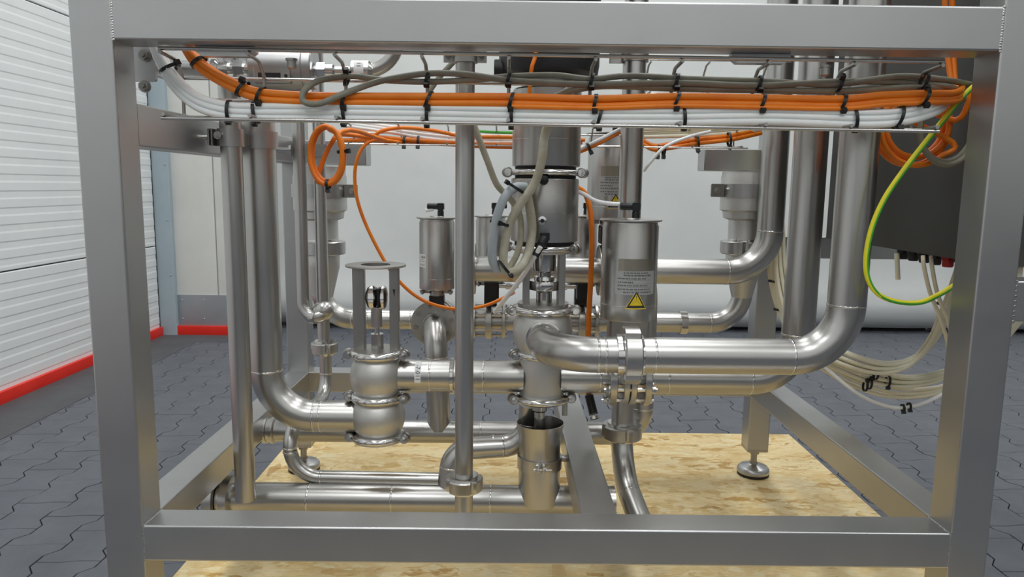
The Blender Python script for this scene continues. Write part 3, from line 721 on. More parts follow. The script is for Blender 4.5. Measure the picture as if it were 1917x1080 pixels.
# ---- middle valve: two actuator drums over a lantern and double body
def middle_valve():
    f = lambda py, r: zv(1020, py, r)
    t = thing('mixproof_valve', (XC, VY, f(765, .07)), 'tall steel double seat valve with two polished drums in the middle of the machine', 'valve')
    R = .0885
    zt_ = zv(1020, 168); z1_ = f(311, R); z2_ = f(333, R); z3_ = f(456, R); zk_ = (z1_+z2_)/2
    u1 = MB().lathe([(R-.006, z1_), (R-.001, z1_+.002), (R, z1_+.006), (R, zt_-.004), (R-.003, zt_), (R-.02, zt_+.001), (R-.022, zt_+.012), (R-.026, zt_+.014)], (XC+.001, VY, 0), n=56).build('actuator_drum', 'pipe_steel', t, 30)
    zg = f(258, R); MB().ringlathe([(R-.002, -.0008), (R+.0004, -.0006), (R+.0004, .0006), (R-.002, .0008)], (XC+.001, VY, zg), n=56).build('groove_line', 'bright_steel', u1, 30)
    MB().lathe([(R-.009, z2_-.001), (R-.009, z1_+.003)], (XC, VY, 0), n=48).build('gasket', 'black_rubber', t, 40)
    clamp(t, (XC, VY, zk_), .086, .017, lugs=((1, -.35, 0), (-1, -.1, 0)))
    u2 = MB().lathe([(R-.006, z3_), (R-.001, z3_+.002), (R, z3_+.005), (R, z2_-.005), (R-.001, z2_-.002), (R-.008, z2_)], (XC-.001, VY, 0), n=56).build('actuator_drum', 'pipe_steel', t, 30)
    zg = f(400, R); MB().ringlathe([(R-.002, -.0008), (R+.0004, -.0006), (R+.0004, .0006), (R-.002, .0008)], (XC-.001, VY, zg), n=56).build('groove_line', 'bright_steel', u2, 30)
    MB().lathe([(R-.010, z3_-.014), (R-.010, z3_+.003)], (XC, VY, 0), n=48).build('gasket', 'black_rubber', t, 40)
    MB().lathe([(.0, -.008), (.011, -.004), (.012, 0), (.012, .006)], (X(1018, 337, VY-R), VY-R-.004, f(337, R)), (0, 1, 0), 18).build('plug_cap', 'black_plastic', u2, 40)
    q = Vector((X(1015, 413, VY-R), VY-R-.003, f(413, R)))
    MB().ringlathe([(.005, -.004), (.011, -.003), (.0115, .004), (.005, .004)], q, (0, 1, 0), 20).build('air_port', 'bright_steel', u2, 40)
    MB().lathe([(.0, -.003), (.006, -.003), (.006, .003)], q+Vector((0, .002, 0)), (0, 1, 0), 12).build('port_plug', 'black_plastic', u2, 40)
    zk2_ = f(468, R); clamp(t, (XC, VY, zk2_), .082, .018, lugs=((1, -.75, 0), (-1, .1, 0)))
    # lantern
    zl1 = zk2_; zl0 = f(578, .07)
    MB().lathe([(.075, -.014), (.078, -.006), (.078, 0)], (XC, VY, zl1), n=44).build('lantern_head', 'cast_steel', t, 40)
    for px_, w_ in ((985, .017), (1050, .017)):
        x = X(px_, 520, VY); MB().box(x-w_/2, x+w_/2, VY-.045, VY-.01, zl0, zl1-.005, .002).build('lantern_leg', 'dull_steel', t, 30)
        MB().box(x-w_/2, x+w_/2, VY+.012, VY+.045, zl0, zl1-.005, .002).build('lantern_leg', 'dull_steel', t, 30)
    h = lambda py: f(py, .02)
    MB().lathe([(.021, h(572)), (.021, h(548)), (.024, h(546)), (.03, h(544)), (.0425, h(543)), (.044, h(541)), (.044, h(528)), (.0425, h(526)), (.028, h(525)), (.026, h(519)), (.018, h(518)), (.018, h(511)), (.029, h(508)), (.031, h(500)), (.031, h(474))], (XC+.002, VY, 0), n=36).build('valve_stem', 'bright_steel', t, 30)
    MB().lathe([(.05, 0), (.066, .001), (.068, .006), (.068, .012), (.04, .013)], (XC, VY, zl0-.006), n=44).build('base_plate', 'dull_steel', t, 40)
    clamp(t, (XC, VY, f(588, .078)), .0745, .021, lugs=((1, -.15, 0), (-1, -.3, 0)))
    zc1_ = f(588, .078); zc2_ = f(672, .07); zc3_ = f(757, .07)
    hh = (zc1_-zc2_)/2; prof = []
    for k in range(19):
        z_ = -hh+2*hh*k/18; prof.append((.080*math.sqrt(1-(z_/(hh*1.6))**2), z_))
    MB().lathe(prof, (XC, VY, (zc1_+zc2_)/2), n=48).build('valve_body', 'cast_steel', t, 70)
    MB().lathe([(.058, zc3_), (.0605, zc3_+.012), (.0605, zc2_-.01), (.058, zc2_)], (XC, VY, 0), n=48).build('valve_body', 'cast_steel', t, 50)
    # collar where the front pipe leaves the upper body
    MB().ringlathe([(R80-.001, -.004), (R80+.004, -.003), (R80+.004, .004), (R80-.001, .005)], (XC, VY-.078, zA), (0, -1, 0), 40).build('outlet_collar', 'bright_steel', t, 50)
    clamp(t, (XC, VY, zc2_), .066, .02, lugs=((1, .2, 0), (-1, -.3, 0)))
    clamp(t, (XC, VY, zc3_), .067, .02, lugs=((1, -.05, 0), (-1, -.3, 0)))
    MB().lathe([(.055, 0), (.055, .008)], (XC, VY, zc3_-.010), n=36).build('bottom_plate', 'dull_steel', t, 40)
    MB().lathe([(.0, 0), (.013, .002), (.016, .006), (.016, .07), (.021, .075), (.021, .16)], (XC-.004, VY-.005, zv(1012, 815)), n=24).build('leak_outlet', 'bright_steel', t, 30)
    x = X(1055, 770, VY); MB().box(x-.004, x+.010, VY-.01, VY+.004, zc3_-.05, zc3_-.002, .002).build('guide_leg', 'dull_steel', t, 30)
    # black control head above
    zh0 = zv(1020, 148)
    MB().lathe([(.10, zh0), (.125, zh0+.01), (.128, zh0+.03), (.128, zh0+.4)], (XC+.004, VY, 0), n=40).build('control_head', 'black_plastic', t, 30)
    MB().lathe([(.066, zt_), (.066, zh0+.01)], (XC, VY, 0), n=36).build('neck', 'pipe_steel', t, 40)
    MB().lathe([(.024, -.02), (.026, -.018), (.026, .012), (.02, .02)], (X(940, 135, VY), VY-.02, zh0+.018), (1, 0, .0), 20).build('cable_gland', 'black_plastic', t, 30)
    return t
middle_valve()

# ---- pneumatic actuators
def actuator(x, Y, z0, z1, r, label, plate=None, fitting=1, tube_to=None, tri=False, gea=False, zplate=None):
    t = thing('pneumatic_actuator', (x, Y, z0), label, 'actuator')
    H = z1-z0
    b = MB().lathe([(r-.006, z0), (r-.001, z0+.002), (r, z0+.005), (r, z0+H*.15), (r+.0007, z0+H*.151), (r+.0007, z0+H*.16), (r, z0+H*.162), (r, z1-.018), (r-.003, z1-.012), (r-.003, z1-.007), (r+.006, z1-.005), (r+.008, z1-.0035), (r+.008, z1-.001), (r+.006, z1)], (x, Y, 0), n=56).build('body', 'pipe_steel', t, 30)
    MB().lathe([(.022, 0), (.02, .003)], (x, Y, z1), n=20).build('cap', 'dull_steel', t, 40)
    e = MB().lathe([(.010, 0), (.010, .018), (.0085, .02), (.0085, .034)], (x+.012, Y, z1), n=16)
    s_ = fitting
    e.box(x+.012-.011, x+.012+.011, Y-.010, Y+.010, z1+.022, z1+.043, .004, 'y')
    e.lathe([(.0095, 0), (.0095, .03), (.008, .034)], (x+.012+s_*.008, Y, z1+.033), (s_, 0, 0), 16)
    e.build('air_elbow', 'black_plastic', t, 30)
    if plate:
        zp0, zp1 = plate; fa = (0.06, -1, 0)
        pl = curved_patch(t, 'rating_plate', 'label_grey', (x, Y, 0), (0, 0, 1), r, fa, -.052, .06, zp0, zp1, .0006, 20)
        curved_patch(t, 'protective_film', 'brown_film', (x, Y, 0), (0, 0, 1), r, fa, -.045, .052, zp1, zp1+(zp1-zp0)*.52, .0004, 20)
        hgt = zp1-zp0
        rows = [(.90, -.03, .035), (.80, -.03, .045), (.66, -.045, .03), (.50, -.045, -.005), (.36, -.045, .035), (.20, -.045, .045), (.07, -.03, .05)]
        for f_, u0, u1 in rows:      # lines of print too small to read
            u = u0; ink = MB()
            while u < u1:
                wd = random.uniform(.003, .009)
                vs_ = wrap((x, Y, 0), (0, 0, 1), r, fa, [(u, zp0+hgt*f_), (min(u+wd, u1), zp0+hgt*f_), (min(u+wd, u1), zp0+hgt*f_+.0032), (u, zp0+hgt*f_+.0032)], .0009)
                ink.add(vs_, [(0, 1, 2, 3)]); u += wd+random.uniform(.001, .003)
            ink.build('print_line', 'label_line', pl, 0)
        for f_ in (.78, .615, .455, .315, .16):
            ln = MB(); n = 10
            for k in range(n):
                ua = -.02+.065*k/n; ub = -.02+.065*(k+1)/n
                ln.add(wrap((x, Y, 0), (0, 0, 1), r, fa, [(ua, zp0+hgt*f_), (ub, zp0+hgt*f_), (ub, zp0+hgt*f_+.0007), (ua, zp0+hgt*f_+.0007)], .0009), [(0, 1, 2, 3)])
            ln.build('plate_rule', 'label_line', pl, 0)
    if tri:
        zc_ = z0+H*.235; L = .050; fa = (.06+.06, -1, 0)
        def tr(L_, lift, m, nm, dz=0):
            h = L_*.87; P = [(-L_/2, -h/2), (L_/2, -h/2), (0, h/2)]; sub = 8; vs_ = []; fs = []; idx = {}
            for a in range(sub+1):
                for b2 in range(sub+1-a):
                    c2 = sub-a-b2; u = (P[0][0]*a+P[1][0]*b2+P[2][0]*c2)/sub; v = (P[0][1]*a+P[1][1]*b2+P[2][1]*c2)/sub
                    idx[(a, b2)] = len(vs_); vs_.append((u, v+zc_+dz))
            for a in range(sub):
                for b2 in range(sub-a):
                    fs.append((idx[(a, b2)], idx[(a+1, b2)], idx[(a, b2+1)]))
                    if a+b2 < sub-1: fs.append((idx[(a+1, b2)], idx[(a+1, b2+1)], idx[(a, b2+1)]))
            return MB().add(wrap((x, Y, 0), (0, 0, 1), r, fa, vs_, lift), fs).build(nm, m, t, 0)
        tr(L+.008, .0005, 'warning_yellow', 'warning_sticker'); tr(L, .0008, 'label_ink', 'warning_border'); tr(L*.70, .0011, 'warning_yellow', 'warning_field', -.0005)
        curved_text(t, 'warning_mark', '!', .014, (x, Y, 0), (0, 0, 1), r, fa, 0, zc_+.004, lift=.0014)
        ink = MB()
        for k in range(4):
            hw = .005+k*.0028
            ink.add(wrap((x, Y, 0), (0, 0, 1), r, fa, [(-hw, zc_-.004-k*.003), (hw, zc_-.004-k*.003), (hw, zc_-.003-k*.003), (-hw, zc_-.003-k*.003)], .0014), [(0, 1, 2, 3)])
        ink.build('print_line', 'label_line', t, 0)
    if gea:
        fa = (-.80, -.60, 0)
        pl = curved_patch(t, 'rating_plate', 'label_white', (x, Y, 0), (0, 0, 1), r, fa, -.018, .020, z0+H*.32, z0+H*.50, .0006, 10)
        curved_text(t, 'plate_print', 'GEA', .010, (x, Y, 0), (0, 0, 1), r, fa, .009, z0+H*.46)
        ink = MB()
        for f_ in (.42, .40, .36, .345):
            zz = z0+H*f_
            for k in range(6):
                ua = -.010+.026*k/6; ub = -.010+.026*(k+1)/6
                ink.add(wrap((x, Y, 0), (0, 0, 1), r, fa, [(ua, zz), (ub, zz), (ub, zz+.0008), (ua, zz+.0008)], .001), [(0, 1, 2, 3)])
        ink.build('print_line', 'label_line', pl, 0)
    return t
def neck(t, x, Y, za, zb_, r):
    """mounting bracket with black indicator between actuator and valve disc"""
    MB().lathe([(r*.42, zb_-.022), (r*.42, zb_)], (x, Y, 0), n=20).build('neck', 'dull_steel', t, 40)
    MB().box(x-r*.42, x+r*.42, Y-r*.45, Y+r*.4, za, zb_-.02, .004, 'z').build('indicator', 'black_plastic', t, 30)
    for s_ in (-1, 1):
        MB().prism([(0, 0), (.006, 0), (.018, .02), (.018, .034), (.006, .04), (0, .04), (0, .034), (.012, .03), (.012, .022), (0, .006)], (x+s_*r*.42, Y-.012 if s_ > 0 else Y+.012, (za+zb_)/2-.02), (0, 1 if s_ > 0 else -1, 0), .024, (0, 0, 1)).build('bracket', 'black_plastic', t, 20)
        MB().box(x+s_*r*.62-.012, x+s_*r*.62+.012, Y-.014, Y-.002, zb_-.012, zb_-.0005).build('foot_lug', 'dull_steel', t, 20)
        bolt(t, (x+s_*r*.80, Y-.02, zb_-.002), (0, 0, -1), .013, 'dull_steel')
ra = .0735
xF = X(1178, 500, VY)
zF0, zF1 = zv(1175, 596), zv(1180, 410)
tF = actuator(xF, VY, zF0, zF1, ra, 'front steel actuator drum with rating plate and yellow warning triangle above the flanged valve', (zv(1178, 552, ra), zv(1178, 508, ra)), -1, tri=True)
MB().box(xF-.05, xF+.055, VY-.03, VY+.045, zB+.06, zF0+.001, .01, 'z').build('mounting_yoke', 'dull_steel', tF, 30)
MB().lathe([(.045, -.028), (.05, -.024), (.05, .024), (.045, .028)], (xF, VY, zB+.075), (0, 1, 0), 30).build('yoke_boss', 'cast_steel', tF, 40)
# flanges and disc of the front butterfly valve
tb = thing('butterfly_valve', (xF, VY, zB-.075), 'flanged steel butterfly valve with tie bolts under the front actuator', 'valve')
for px_, rr, tt in ((1143, .075, .02), (1167, .073, .016), (1180, .073, .016), (1206, .075, .018)):
    MB().lathe([(rr-.002, -tt/2), (rr, -tt/2+.002), (rr, tt/2-.002), (rr-.002, tt/2)], (X(px_, 720, VY), VY, zB), (1, 0, 0), 40).build('flange', BT, tb, 30)
for k in range(6):
    t_ = 2*PI*k/6+.3; cy, cz = VY+.061*math.cos(t_), zB+.061*math.sin(t_)
    MB().lathe([(.006, 0), (.006, .115)], (X(1138, 720, VY), cy, cz), (1, 0, 0), 10).build('tie_bolt', 'bright_steel', tb, 30)
    bolt(tb, (X(1143, 720, VY)-.0102, cy, cz), (-1, 0, 0), .016); bolt(tb, (X(1206, 720, VY)+.0092, cy, cz), (1, 0, 0), .016)
# rear tall twin
xT = X(1143, 320, Y2); zT0, zT1 = Zt(1143, 412, Y2), Zt(1143, 250, Y2)
tt_ = actuator(xT, Y2, zT0, zT1, ra, 'rear steel actuator drum with a warning triangle half hidden by the upright pipe', (Zt(1143, 367, Y2-ra), Zt(1143, 330, Y2-ra)), 1, tri=True)
neck(tt_, xT, Y2, z2+.09, zT0, ra)
# small actuators
xa1 = X(818, 480, .87); z0a, z1a = Zt(818, 541, .87), Zt(818, 406, .87)
t1 = actuator(xa1, .87, z0a, z1a, .0555, 'small steel actuator drum with a pale plate above the bolted pipe flange', None, -1, gea=True)
neck(t1, xa1, .87, zfl+.06, z0a, .0555)
MB().lathe([(.072, -.02), (.074, -.018), (.074, .018), (.072, .02)], (xa1-.004, .90, zfl), (0, 1, 0), 40).build('valve_disc', BT, t1, 40)
for k, pxx in enumerate((919, 1089)):
    x = X(pxx, 480, Y1); za_, zb_ = Zt(pxx, 527, Y1), Zt(pxx, 403, Y1)
    t1 = actuator(x, Y1, za_, zb_, .0525, 'small rear steel actuator drum partly hidden by '+('the hose coil' if k == 0 else 'the hanging orange cable'), None, 1 if k == 0 else 1)
    neck(t1, x, Y1, z1+.06, za_, .0525)
    s_ = 1 if k == 0 else -1
    MB().box(x-.02, x+.03*s_ if s_ > 0 else x+.02, Y1-.075, Y1-.03, z1+.09, z1+.145, .004, 'z').build('valve_coil', 'black_plastic', t1, 30)
    MB().lathe([(.007, 0), (.007, .03), (.011, .031), (.011, .05), (.007, .052), (.007, .075)], (x+s_*.022, Y1-.05, z1+.13), (s_, 0, 0), 14).build('air_fitting', 'bright_steel', t1, 30)

# ================================================================== FLOW SENSOR LINE (upper left)
YF = .30; zf = Zt(520, 131, YF); xi = lambda px_: X(px_, 131, YF)
t = thing('flow_sensor', (xi(530), YF, zf-.05), 'small steel flow sensor drum with threaded fittings behind the upper left cable tray', 'sensor')
MB().lathe([(.046, xi(476)), (.05, xi(478)), (.05, xi(572)), (.047, xi(574)), (.047, xi(588)), (.044, xi(590))], (0, YF, zf+.004), (1, 0, 0), 40).build('body', 'frame_steel', t, 30)
MB().box(xi(488), xi(555), YF-.052, YF-.03, zf-.035, zf+.0, .003).build('display_panel', 'dull_steel', t, 30)
MB().box(xi(497), xi(538), YF-.0535, YF-.05, zf-.026, zf-.014, .001).build('display_window', 'black_plastic', t, 30)
MB().lathe([(.0035, 0), (.0035, .003)], (xi(548), YF-.052, zf-.02), (0, -1, 0), 12).build('button', 'black_plastic', t, 30)
for a, b, r_ in ((594, 610, .019), (675, 0, 0)):
    if b: MB().prism([(r_*math.cos(PI/3*k), r_*math.sin(PI/3*k)) for k in range(6)], (xi(a), YF, zf), (1, 0, 0), xi(b)-xi(a)).build('hex_nut', 'bright_steel', t, 20)
MB().prism([(.018*math.cos(PI/3*k), .018*math.sin(PI/3*k)) for k in range(6)], (xi(440), YF, zf+.004), (1, 0, 0), xi(458)-xi(440)).build('hex_nut', 'bright_steel', t, 20)
MB().lathe([(.012, xi(415)), (.012, xi(440)), (.011, xi(458)), (.011, xi(478))], (0, YF, zf+.002), (1, 0, 0), 20).build('nipple', 'bright_steel', t, 30)
MB().lathe([(.011, xi(588)), (.011, xi(604)), (.015, xi(608)), (.015, xi(624)), (.010, xi(628)), (.010, xi(664))], (0, YF, zf), (1, 0, 0), 20).build('nipple', 'bright_steel', t, 30)
p = thing('steel_pipe', (xi(350), YF, zf-.02), 'level steel pipe stub held by a bolted plate clamp on the left post', 'pipe')
pipe(p, [(xi(262), YF, zf), (xi(402), YF, zf)], .0185, .1, 'frame_steel')
MB().lathe([(.0185, 0), (.023, .002), (.023, .012), (.016, .016), (.016, .03), (.020, .032), (.020, .04)], (xi(398), YF, zf), (1, 0, 0), 24).build('ferrule', 'bright_steel', p, 30)
xq = X(272, 132, .16)
MB().box(XL-.075, X(291, 132, .16), .16, .168, zf-.048, zf+.052, .006, 'y').build('clamp_plate', 'frame_steel', p, 30)
MB().lathe([(.027, 0), (.027, YF-.168)], (X(276, 132, .2), .168, zf), (0, 1, 0), 24).build('clamp_boss', 'frame_steel', p, 30)
for py_ in (104, 162): bolt(p, (X(272, py_, .16), .1598, Zt(272, py_, .16)), (0, -1, 0), .018, 'dull_steel')
p = thing('steel_pipe', (xi(680), YF, zf-.02), 'thin steel pipe with a numbered fitting curving up under the top rail', 'pipe')
pipe(p, [(xi(664), YF, zf), (X(745, 131, YF), YF, zf), (X(748, 60, YF), YF, 1.7)], .0155, .075)
MB().lathe([(.012, xi(656)), (.024, xi(660)), (.024, xi(692)), (.018, xi(697)), (.016, xi(700))], (0, YF, zf), (1, 0, 0), 30).build('fitting', 'bright_steel', p, 30)
curved_patch(p, 'sticker', 'label_white', (xi(675), YF, zf), (1, 0, 0), .024, (0, -1, .25), -.014, .014, -.011, .011)
curved_text(p, 'sticker_print', '11', .013, (xi(675), YF, zf), (1, 0, 0), .024, (0, -1, .25), -.005, 0, 0)

# ================================================================== CABLE TRAYS
def wire(path, r, n=8): return MB().sweep(path, r, n)
def tray(label, xs, x0, x1, Yf, Yb, ztop, zbot, rw=.0027, back=(.35, .68), sag=0, toprod=True):
    """sideways wire-mesh tray: long rods and C-shaped cross wires"""
    t = thing('cable_tray', ((x0+x1)/2, Yb, zbot), label, 'cable tray')
    zz = lambda z, x: z-sag*(x-x0)/(x1-x0)
    def rod(Y, z, nm='long_wire', a=x0, b=x1): MB().sweep([(a, Y, zz(z, a)), ((a+b)/2, Y, zz(z, (a+b)/2)), (b, Y, zz(z, b))], rw, 10).build(nm, 'wire_steel', t, 60)
    rod(Yf, zbot)
    if toprod: rod(Yf+.004, ztop)
    for b in back: rod(Yb+2*rw, zbot+(ztop-zbot)*b)
    rod((Yf+Yb)/2, zbot+rw*1.6)
    for x in xs:
        zb, zt = zz(zbot+2*rw, x), zz(ztop-2*rw, x)
        path, _ = fillet([(x, Yf-.006, zt), (x, Yb-.03, zt-.004), (x, Yb, zt-.03), (x, Yb, zb), (x, Yf-.006, zb)], .012)
        MB().sweep(path, rw, 8).build('cross_wire', 'dull_steel', t, 60)
    return t
ft_x0, ft_x1 = X(302, 221, .05), X(1757, 246, .05)
xs_f = [ft_x0+.006+k*(ft_x1-ft_x0-.012)/9 for k in range(10)]
ft = tray('long wire cable tray hanging on its side under the front top rail', xs_f, ft_x0, ft_x1, .05, .14, CAM_H+.2585, CAM_H+.1248, .0038, sag=.0068)
for (a, b) in ((478, 590), (1480, 1590)):
    z0 = CAM_H+.2545
    br = MB().prism([(0, 0), (.012, -.009), (X(b, 90, .06)-X(a, 90, .06)-.012, -.009), (X(b, 90, .06)-X(a, 90, .06), 0), (X(b, 90, .06)-X(a, 90, .06), .009), (0, .009)], (X(a, 90, .06), .056, z0), (0, 1, 0), .022, (0, 0, 1)).build('tray_bracket', 'frame_steel', ft, 30)
    xm = X((a+b)/2+12, 95, .07)
    MB().lathe([(.006, -.028), (.009, -.026), (.009, -.012), (.012, -.012), (.012, -.008)], (xm, .068, z0-.002), n=12).build('bracket_bolt', 'dull_steel', ft, 30)
rx0, rx1 = X(640, 268, .76), X(1400, 274, .76)
xs_r = [rx0+.02+k*(rx1-rx0-.04)/8 for k in range(9)]
tray('rear wire cable tray behind the middle valve carrying orange and white lines', xs_r, rx0, rx1, .757, .835, Zt(1000, 232, .76), Zt(1000, 274, .76), .0024, back=(.6,), toprod=False, sag=-.002)
ux0, ux1 = X(1216, 113, .76), X(1482, 120, .76)
tray('short wire cable tray hanging high behind the right end of the top rail', [ux0+.004, ux0+(ux1-ux0)*.42, ux0+(ux1-ux0)*.85], ux0, ux1, .757, .82, Zt(1340, 113, .76), Zt(1340, 178, .76), .003, back=(.5,))

# ================================================================== CABLES AND TUBES
def pts(L): return [at(*q) for q in L]
def line(name, L, r, m, label, cat='cable', group=None, off=(0, 0, 0), n=10, wob=0, step=8):
    P = pts(L); o = Vector(off)
    P = [q+o+Vector((0, random.uniform(-wob, wob), random.uniform(-wob, wob))) for q in P]
    return MB().sweep(catmull(P, step), r, n).build(name, m, None, 60, label, cat, group)
# white air tubes in the front tray
WT = [(282, 60, .125), (300, 107, .12), (325, 150, .11), (368, 189, .098), (425, 207, .09), (485, 210, .088), (645, 211, .088), (800, 213, .088), (958, 216, .088), (1120, 219, .088), (1280, 219, .088), (1440, 217, .088), (1600, 222, .09), (1680, 219, .095), (1735, 206, .11), (1762, 192, .15), (1768, 180, .23)]
for a in range(3):
    for b in range(2):
        line('air_tube', WT, .0074, 'white_tube', 'white plastic air tube bundled along the front cable tray', 'tube', 'white tubes in the front tray', (0, b*.0124-.006, (a-1)*.0116-.0005), wob=.0005)
OT = [(335, 55, .12), (352, 92, .115), (375, 122, .105), (420, 152, .095), (480, 177, .088), (560, 185, .086), (645, 187, .086), (800, 187, .086), (958, 189, .086), (1115, 192, .086), (1262, 188, .086), (1425, 191, .086), (1570, 193, .088), (1650, 186, .092), (1730, 182, .10), (1785, 180, .15), (1800, 165, .24)]
for a, b in ((.0065, -.006), (-.0065, -.006), (.0065, .0075), (-.0065, .0075)):
    line('orange_cable', OT, .0074, 'orange_sheath', 'thick orange cable bundled above the white tubes in the front tray', 'cable', 'orange cables in the front tray', (0, b, a), wob=.001)
line('orange_cable', OT[8:], .005, 'orange_sheath', 'thinner orange cable joining the front bundle beyond the middle valve', 'cable', None, (0, -.012, -.012))
# grey cables
G1 = [(1800, 172, .22), (1760, 160, .14), (1600, 152, .11), (1420, 160, .10), (1265, 155, .10), (1105, 158, .10), (960, 151, .10), (870, 139, .10), (795, 138, .10), (715, 151, .09), (650, 173, .066), (598, 194, .060), (569, 190, .058), (570, 170, .060), (600, 150, .072), (660, 143, .10), (720, 150, .104), (800, 153, .106), (890, 149, .106), (955, 143, .106), (1040, 141, .106), (1105, 148, .106), (1180, 142, .106), (1300, 148, .106), (1430, 152, .106), (1560, 158, .106), (1680, 143, .115), (1760, 148, .14), (1815, 158, .22)]
line('grey_cable', G1, .0064, 'grey_sheath', 'olive grey cable doubled back in a loop over the orange cables', 'cable')
G2 = [(1040, 178, .13), (1075, 166, .105), (1140, 158, .104), (1265, 163, .104), (1420, 166, .104), (1570, 168, .106), (1700, 162, .112), (1760, 163, .14), (1810, 172, .22)]
line('grey_cable', G2, .0070, 'grey_sheath', 'olive grey cable running right from above the middle valve along the tray', 'cable', None, (0, .004, -.002))
# ---- cable ties
def tie(L, k_t, a, b, label, group, head=(0, -1, .3), tilt=0, tail=.0):
    c = at(*L); t = Vector(k_t).normalized(); s, u, _ = basis(t)
    if abs(u.z) < abs(s.z): s, u = u, s
    if u.z < 0: u = -u
    s = t.cross(u); 
    if s.y > 0: s = -s
    P = [c+t*tilt*math.sin(2*PI*k/24)*.5+(s*math.cos(2*PI*k/24))*a+u*math.sin(2*PI*k/24)*b for k in range(24)]
    m = MB(); w = .0035; vs = []; fs = []
    for k, p_ in enumerate(P):
        n_ = (p_-c).normalized()
        vs += [p_-t*w, p_+t*w, p_+t*w+n_*.0018, p_-t*w+n_*.0018]
    for k in range(24):
        q = (k+1) % 24
        for e in range(4): fs.append((k*4+e, q*4+e, q*4+(e+1) % 4, k*4+(e+1) % 4))
    o = m.add(vs, fs).build('cable_tie', 'black_plastic', None, 40, label, 'cable tie', group)
    h = Vector(head).normalized(); d = s*h.y*-1+u*h.z+t*h.x; d.normalize()
    pos = c+s*(a*-h.y)+u*(b*h.z)
    hb = MB(); e1, e2, e3 = d, t, d.cross(t)
    pos = pos+d*.003
    hb.loft([[pos+e1*l+e2*x*.0056+e3*y*.0046 for x, y in ((-1, -1), (1, -1), (1, 1), (-1, 1))] for l in (-.003, .0065)])
    if tail: 
        q = pos+d*.005; hb.loft([[q+e1*l+e2*x*.0022+e3*y*.0008 for x, y in ((-1, -1), (1, -1), (1, 1), (-1, 1))] for l in (0, tail)])
    hb.build('tie_head', 'black_plastic', o, 20)
GT = 'cable ties on the front tray'
for px_, py_, d in ((318, 128, (.45, 0, -.9)), ):
    tie((px_, py_, .115), d, .0145, .021, 'black cable tie around the white tubes where they drop from above', None, (0, -.5, .9))
for px_, py_ in ((430, 208), (479, 211), (645, 212), (800, 214), (957, 217), (1121, 220), (1279, 220), (1598, 223), (1682, 219)):
    tie((px_, py_, .088), (1, 0, 0), .0165, .0205, 'black cable tie around the white tube bundle in the front tray', GT, (0, -.55, -1), tilt=random.uniform(-.008, .012), tail=.004)
tie((372, 116, .107), (.6, 0, -.8), .017, .0165, 'black cable tie around the orange cables where they drop from above', None, (0, -.4, 1))
for px_, py_ in ((454, 166), (488, 179), (646, 188), (802, 188), (956, 190), (1112, 193), (1264, 189), (1424, 192), (1574, 193), (1728, 183)):
    tie((px_, py_, .087), (1, 0, -.35 if px_ < 470 else 0), .0185, .0165, 'black cable tie around the orange cable bundle in the front tray', 'cable ties on the orange bundle', (0, -.8, -.9 if px_ > 470 else .9), tilt=random.uniform(.006, .016), tail=.0)
for px_, py_ in ((650, 146), (800, 147), (952, 147), (1106, 152), (1265, 152), (1420, 156), (1571, 158), (1730, 152)):
    tie((px_, py_, .105), (1, 0, 0), .0125, .0145, 'black cable tie around the grey cables on the front tray', 'cable ties on the grey cables', (0, -.8, random.choice((.8, -.8))), tilt=.008)
# ---- earth wire
EW = [(1835, 150, .20), (1800, 182, .175), (1765, 225, .16), (1735, 262, .155), (1690, 320, .15), (1655, 372, .15), (1632, 425, .15), (1621, 480, .15), (1624, 520, .15), (1642, 549, .15), (1676, 564, .15), (1720, 566, .155), (1755, 552, .16), (1784, 535, .17), (1840, 500, .19)]
ew = line('earth_wire', EW, .0052, 'yellow_sheath', 'yellow and green earth wire hanging in a loop beside the right post', 'wire')
path = catmull(pts(EW), 8); st = []
for i, q in enumerate(path):
    a = -.2+i*.006; st.append(q+Vector((math.cos(a)*.0022, -.0012, -abs(math.sin(a))*.001-.0012)))
MB().sweep(st, .0041, 10).build('green_stripe', 'green_sheath', ew, 60)
# ---- coils
def coil(name, c, rx, rz, turns, r, m, label, cat='cable', dy=.01, ph=0, lead=(), tail=(), jit=.05):
    P = list(pts(lead)); cc = at(*c); n = 14
    for k in range(int(turns*n)+1):
        t = 2*PI*k/n+ph; f = 1+jit*math.sin(t*.37+k*.05)
        P.append(cc+Vector((rx*f*math.sin(t), dy*(k/n-turns/2), rz*f*math.cos(t))))
    P += pts(tail)
    return MB().sweep(catmull(P, 5), r, 9).build(name, m, None, 60, label, cat)
coil('orange_cable', (612, 290, .45), .040, .070, 2.6, .0062, 'orange_sheath', 'orange cable wound in an oval coil hanging before the thin pipes', dy=.012, ph=.3, lead=[(700, 258, .72), (640, 250, .6), (618, 243, .5)], tail=[(640, 246, .5), (720, 262, .74)])
tie((640, 285, .45), (0, 0, 1), .012, .017, 'black cable tie round the side of the orange coil', None, (0, 0, 1)) if False else None
tie((641, 284, .45), (-.1, 0, 1), .016, .012, 'black cable tie on the side of the oval orange coil', None, (0, -.3, 1))
tie((614, 345, .45), (1, 0, .1), .018, .012, 'black cable tie at the foot of the oval orange coil', None, (0, -.4, -1))
coil('orange_cable', (1712, 238, .30), .078, .078, 3.7, .0066, 'orange_sheath', 'orange cable wound in a round coil in the shade beside the right post', dy=.013, ph=2.0, jit=.13, lead=[(1668, 150, .28), (1662, 200, .29)], tail=[(1788, 225, .27), (1822, 170, .25)])
coil('grey_cable', (1775, 240, .26), .062, .078, 1.4, .0066, 'grey_sheath', 'grey cable looped over the round orange coil beside the right post', dy=.012, ph=2.2)
